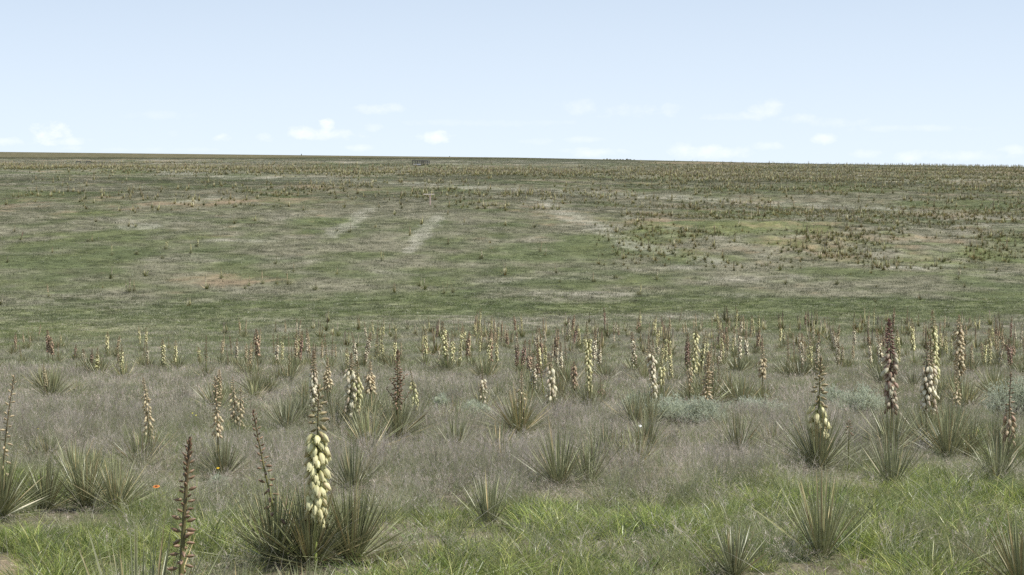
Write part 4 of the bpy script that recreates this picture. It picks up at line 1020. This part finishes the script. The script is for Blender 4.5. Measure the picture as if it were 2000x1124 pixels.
for u_, lab in ((151.5, 'left of two tiny dark rail frames near the far left skyline'), (171.5, 'right of two tiny dark rail frames near the far left skyline')):
    x, y = ground_at(u_, 319.5); z = float(zg(x, y)); W2 = 4.2 / F * y; Hh = 4.0 / F * y
    o = empty('rail_frame', (x, y, z), lab, 'rail frame', 'tiny rail frames on the far left')
    bars('rail', o, [('post', (-W2, 0, -.1), (-W2, 0, Hh), .12), ('post', (W2, 0, -.1), (W2, 0, Hh), .09), ('rail', (-W2, 0, Hh * .95), (W2, 0, Hh * .95), .10)], (.07, .07, .075))
x, y = ground_at(840, 402); z = float(zg(x, y)); s_ = y / F
o = empty('wooden_post', (x, y, z), 'weathered T-shaped post with wide pale crossbar on the slope below the rail pen', 'post')
for nm, c_, sz in (('crossbar', (-.2 * 1, 0, 21.5 * s_), (21 * s_, .22, 2.0 * s_)), ('upright', (0, .0, 10 * s_), (2.2 * s_, .16, 21.5 * s_ + .2))):
    g = Geo(); V, Q = boxv(c_, sz); g.add(V, Q, (.62, .54, .45) if nm == 'crossbar' else (.58, .44, .38)); link(bpy.data.objects.new(nm, g.mesh(nm, [M_wood])), o)
def skyline(u):
    ys = np.linspace(300, 1500, 1200); xs = (u - 1000) / F * ys; _, vv = px(xs, ys, zg(xs, ys)); i = int(np.argmin(vv)); return float(xs[i]), float(ys[i]), float(zg(xs[i], ys[i]))
x, y, z = skyline(1764); s_ = y / F
g = Geo(); V, Q = tube([(0, 0, -.3), (0, 0, 5.5 * s_)], [.75 * s_, .6 * s_], 6); g.add(V, Q, (.12, .13, .14)); V, Q = tube([(0, 0, 5.5 * s_), (0, 0, 6.0 * s_)], [.6 * s_, .15 * s_], 6); g.add(V, Q, (.12, .13, .14))
o = link(bpy.data.objects.new('fence_post', g.mesh('fence_post', [M_wood]))); o.location = (x, y, z); o['label'] = 'single grey post poking up on the right-hand skyline'; o['category'] = 'post'
g = Geo(); k = s_ * 1.0; t = np.linspace(0, 1, 5); V, Q = tube(np.stack([(t - .5) * 1.6 * k, 0 * t, (t - .5) * .5 * k], 1), np.array([.05, .25, .3, .2, .04]) * k, 6); g.add(V, Q, (.06, .06, .065))
for sg in (-1, 1):
    V = np.array([[-.35, 0, 0], [.35, 0, .1], [.1, sg * 1.5, .55], [-.25, sg * 1.5, .5]]) * k; V = np.concatenate([V, V + np.array([0, 0, .06 * k])]); g.add(V, [[0, 1, 2, 3], [7, 6, 5, 4], [0, 4, 5, 1], [1, 5, 6, 2], [2, 6, 7, 3], [3, 7, 4, 0]], (.06, .06, .065))
o = link(bpy.data.objects.new('bird', g.mesh('bird', [M_wood]))); o.location = (x - 3.2 * s_, y, z + 4.3 * s_); o['label'] = 'tiny dark bird just above the right-hand skyline, left of the grey post'; o['category'] = 'bird'
# bushes breaking the skyline
def bush_mesh(seed):
    r = np.random.default_rng(seed); g = Geo(); n = 420
    a = r.uniform(0, 6.28, n); e_ = r.uniform(0, 1, n); rad = r.uniform(.4, 1, n) ** .5
    P = np.stack([np.cos(a) * rad * .55 * np.sqrt(1 - e_ * .8), np.sin(a) * rad * .55 * np.sqrt(1 - e_ * .8), e_ * rad * (1 + .25 * np.sin(a * 2 + seed))], 1)
    d = norm(P - np.array([0, 0, .1]) + r.normal(0, .3, P.shape)); c = np.array([.07, .085, .05]) * (1 + r.normal(0, .2, (n, 1)))
    V, Q, C = strips(P, d, r.uniform(.12, .28, n), np.full(n, .09), np.zeros(P.shape), 1, prof_=np.array([1, .5]), cb=c, ct=c); g.add(V, Q, C)
    return g.mesh('crown', [M_leaf])
def bush_trunk():
    g = Geo()
    for k in range(5):
        a = k * 1.26; V, Q = tube([(0, 0, -.25), (math.cos(a) * .12, math.sin(a) * .12, .3), (math.cos(a) * .35, math.sin(a) * .35, .75)], [.05, .035, .012], 4); g.add(V, Q, (.10, .08, .06))
    return g.mesh('stems', [M_wood])
BM = [bush_mesh(i) for i in range(4)]; BT = bush_trunk()
where = ['first', 'second', 'third', 'fourth', 'fifth', 'sixth', 'seventh', 'eighth', 'ninth', 'tenth', 'eleventh']
for i, (u_, h_) in enumerate(((1180, 1.8), (1186, 3.2), (1192, 2.0), (1200, 1.6), (1206, 2.0), (1212, 2.4), (1217, 2.2), (1225, 4.0), (1229, 2.0), (1232, 2.8), (1239, 1.8))):
    x, y, z = skyline(u_); s_ = y / F
    o = empty('skyline_bush', (x, y, z - .1 * s_), '%s tiny bush from the left in the row breaking the centre-right skyline' % where[i], 'bush', 'tiny bushes along the skyline')
    c = link(bpy.data.objects.new('crown', BM[i % 4]), o); w = s_ * random.uniform(2.4, 4.2); c.scale = (w, w, h_ * s_ * .5)
    c = link(bpy.data.objects.new('stems', BT), o); c.scale = (w, w, h_ * s_ * .5)
for u_, h_, lab in ((588, 2.6, 'lone tiny bush on the skyline left of centre'), (878, 1.4, 'lone tiny bush on the skyline above the rail pen'), (1935, 2.2, 'lone tiny bush on the far right skyline')):
    x, y, z = skyline(u_); s_ = y / F
    o = empty('skyline_bush', (x, y, z - .1 * s_), lab, 'bush', 'tiny bushes along the skyline')
    c = link(bpy.data.objects.new('crown', BM[2]), o); c.scale = (1.6 * s_, 1.6 * s_, h_ * s_); c = link(bpy.data.objects.new('stems', BT), o); c.scale = (1.6 * s_, 1.6 * s_, h_ * s_)

# ------------------------------------------------------------------ light, sky, camera
SUN_EL, SUN_AZ = math.radians(57), math.radians(106)       # azimuth clockwise from +Y: to the right, slightly behind the camera
sd = Vector((math.sin(SUN_AZ) * math.cos(SUN_EL), math.cos(SUN_AZ) * math.cos(SUN_EL), math.sin(SUN_EL)))
l = bpy.data.lights.new('sun', 'SUN'); l.energy = 4.9; l.angle = math.radians(.53); l.color = (1, .965, .91)
lo = link(bpy.data.objects.new('sun', l)); lo.rotation_euler = sd.to_track_quat('Z', 'Y').to_euler(); lo.location = (30, 10, 60)
w = bpy.data.worlds.new('World'); SC.world = w; w.use_nodes = True; nt = w.node_tree; L = nt.links
for n in list(nt.nodes): nt.nodes.remove(n)
sky = N(nt, 'ShaderNodeTexSky', sky_type='NISHITA', sun_disc=False, sun_elevation=SUN_EL, sun_rotation=SUN_AZ, altitude=1300, air_density=1.0, dust_density=.6, ozone_density=1.2)
tc = N(nt, 'ShaderNodeTexCoord'); sx = N(nt, 'ShaderNodeSeparateXYZ'); L.new(tc.outputs['Generated'], sx.inputs[0])
def M(op, a, b=None, clamp=False):
    n = nt.nodes.new('ShaderNodeMath'); n.operation = op; n.use_clamp = clamp
    for i, q in enumerate((a, b)):
        if q is None: continue
        if isinstance(q, bpy.types.NodeSocket): L.new(q, n.inputs[i])
        else: n.inputs[i].default_value = q
    return n.outputs[0]
ax_ = M('DIVIDE', sx.outputs[0], M('MAXIMUM', sx.outputs[1], .05)); bz = M('DIVIDE', sx.outputs[2], M('MAXIMUM', sx.outputs[1], .05))
nz = N(nt, 'ShaderNodeTexNoise', ins={'Scale': 60.0, 'Detail': 7.0, 'Roughness': .62}); cv = N(nt, 'ShaderNodeCombineXYZ'); L.new(ax_, cv.inputs[0]); L.new(M('MULTIPLY', bz, 1.5), cv.inputs[1]); L.new(cv.outputs[0], nz.inputs['Vector'])
nsig = M('SUBTRACT', nz.outputs['Fac'], .5)
total = None
for (u_, v_, ru, rv, am) in ((92, 262, 34, 20, .95), (128, 276, 50, 8, .5), (10, 276, 30, 9, .5), (150, 290, 40, 5, .45), (632, 250, 16, 18, .95), (600, 258, 34, 12, .7), (650, 264, 45, 10, .6), (436, 270, 20, 8, .6), (850, 268, 34, 12, .85), (740, 212, 50, 9, .4), (704, 288, 22, 6, .4),
                             (1135, 210, 34, 14, .28), (1230, 218, 60, 14, .3), (1310, 214, 20, 12, .3), (1500, 212, 38, 16, .42), (1440, 226, 60, 8, .3), (1400, 298, 60, 12, .5), (1330, 294, 20, 14, .4), (1150, 296, 60, 9, .45), (1610, 272, 22, 9, .45), (1500, 285, 34, 8, .35),
                             (1560, 232, 30, 9, .3), (1640, 238, 60, 9, .25), (1780, 306, 30, 10, .4), (1880, 304, 90, 9, .35), (1985, 292, 30, 9, .4), (1800, 250, 120, 6, .2), (950, 240, 160, 6, .15), (1050, 276, 30, 6, .2), (300, 225, 60, 8, .15), (735, 248, 20, 7, .3),
                             (515, 270, 14, 9, .3), (340, 260, 12, 10, .2), (1140, 272, 40, 6, .25), (1700, 300, 40, 8, .3), (300, 292, 120, 4, .2)):
    da = M('MULTIPLY', M('SUBTRACT', ax_, (u_ - 1000) / F), F / ru); db = M('MULTIPLY', M('SUBTRACT', bz, (VH - v_) / F), F / rv)
    d2 = M('ADD', M('MULTIPLY', da, da), M('MULTIPLY', db, db))
    q = M('MULTIPLY', M('SUBTRACT', M('ADD', 1.0, M('MULTIPLY', nsig, 5.5)), M('MULTIPLY', d2, .7)), am * .52, True)
    total = q if total is None else M('MAXIMUM', total, q)
# pale veil towards the horizon
mr = N(nt, 'ShaderNodeMapRange', ins={1: .0, 2: .26, 3: 1, 4: 0}); L.new(bz, mr.inputs[0])
SKY_S = .1015
col = mixc(nt, sky.outputs[0], (6.0, 7.0, 8.1, 1), .0)
veil = N(nt, 'ShaderNodeMapRange', ins={1: .09, 2: .28, 3: .85, 4: .40}); L.new(bz, veil.inputs[0])
up = M('GREATER_THAN', sx.outputs[2], .0)
col = mixc(nt, sky.outputs[0], (6.6, 7.3, 8.05, 1), M('MULTIPLY', veil.outputs[0], up))
col = mixc(nt, col, (9.3, 9.15, 9.3, 1), M('MULTIPLY', total, .75))
bg = N(nt, 'ShaderNodeBackground', ins={1: SKY_S}); L.new(col, bg.inputs[0])
wo = N(nt, 'ShaderNodeOutputWorld'); L.new(bg.outputs[0], wo.inputs[0])

cam = bpy.data.cameras.new('camera'); cam.sensor_width = 36; cam.lens = F / 2000 * 36; cam.clip_start = .1; cam.clip_end = 12000
co = link(bpy.data.objects.new('camera', cam)); co.location = (0, 0, EYE); co.rotation_euler = (pi / 2 + math.atan((VH - 562) / F), 0, 0)
SC.camera = co
SC.view_settings.view_transform = 'Standard'; SC.view_settings.look = 'None'; SC.view_settings.exposure = 0.42; SC.view_settings.gamma = 1.0
SC.cycles.max_bounces = 6; SC.cycles.transparent_max_bounces = 4; SC.cycles.use_denoising = False
print('objects', len(bpy.data.objects), 'mid', len(plants))
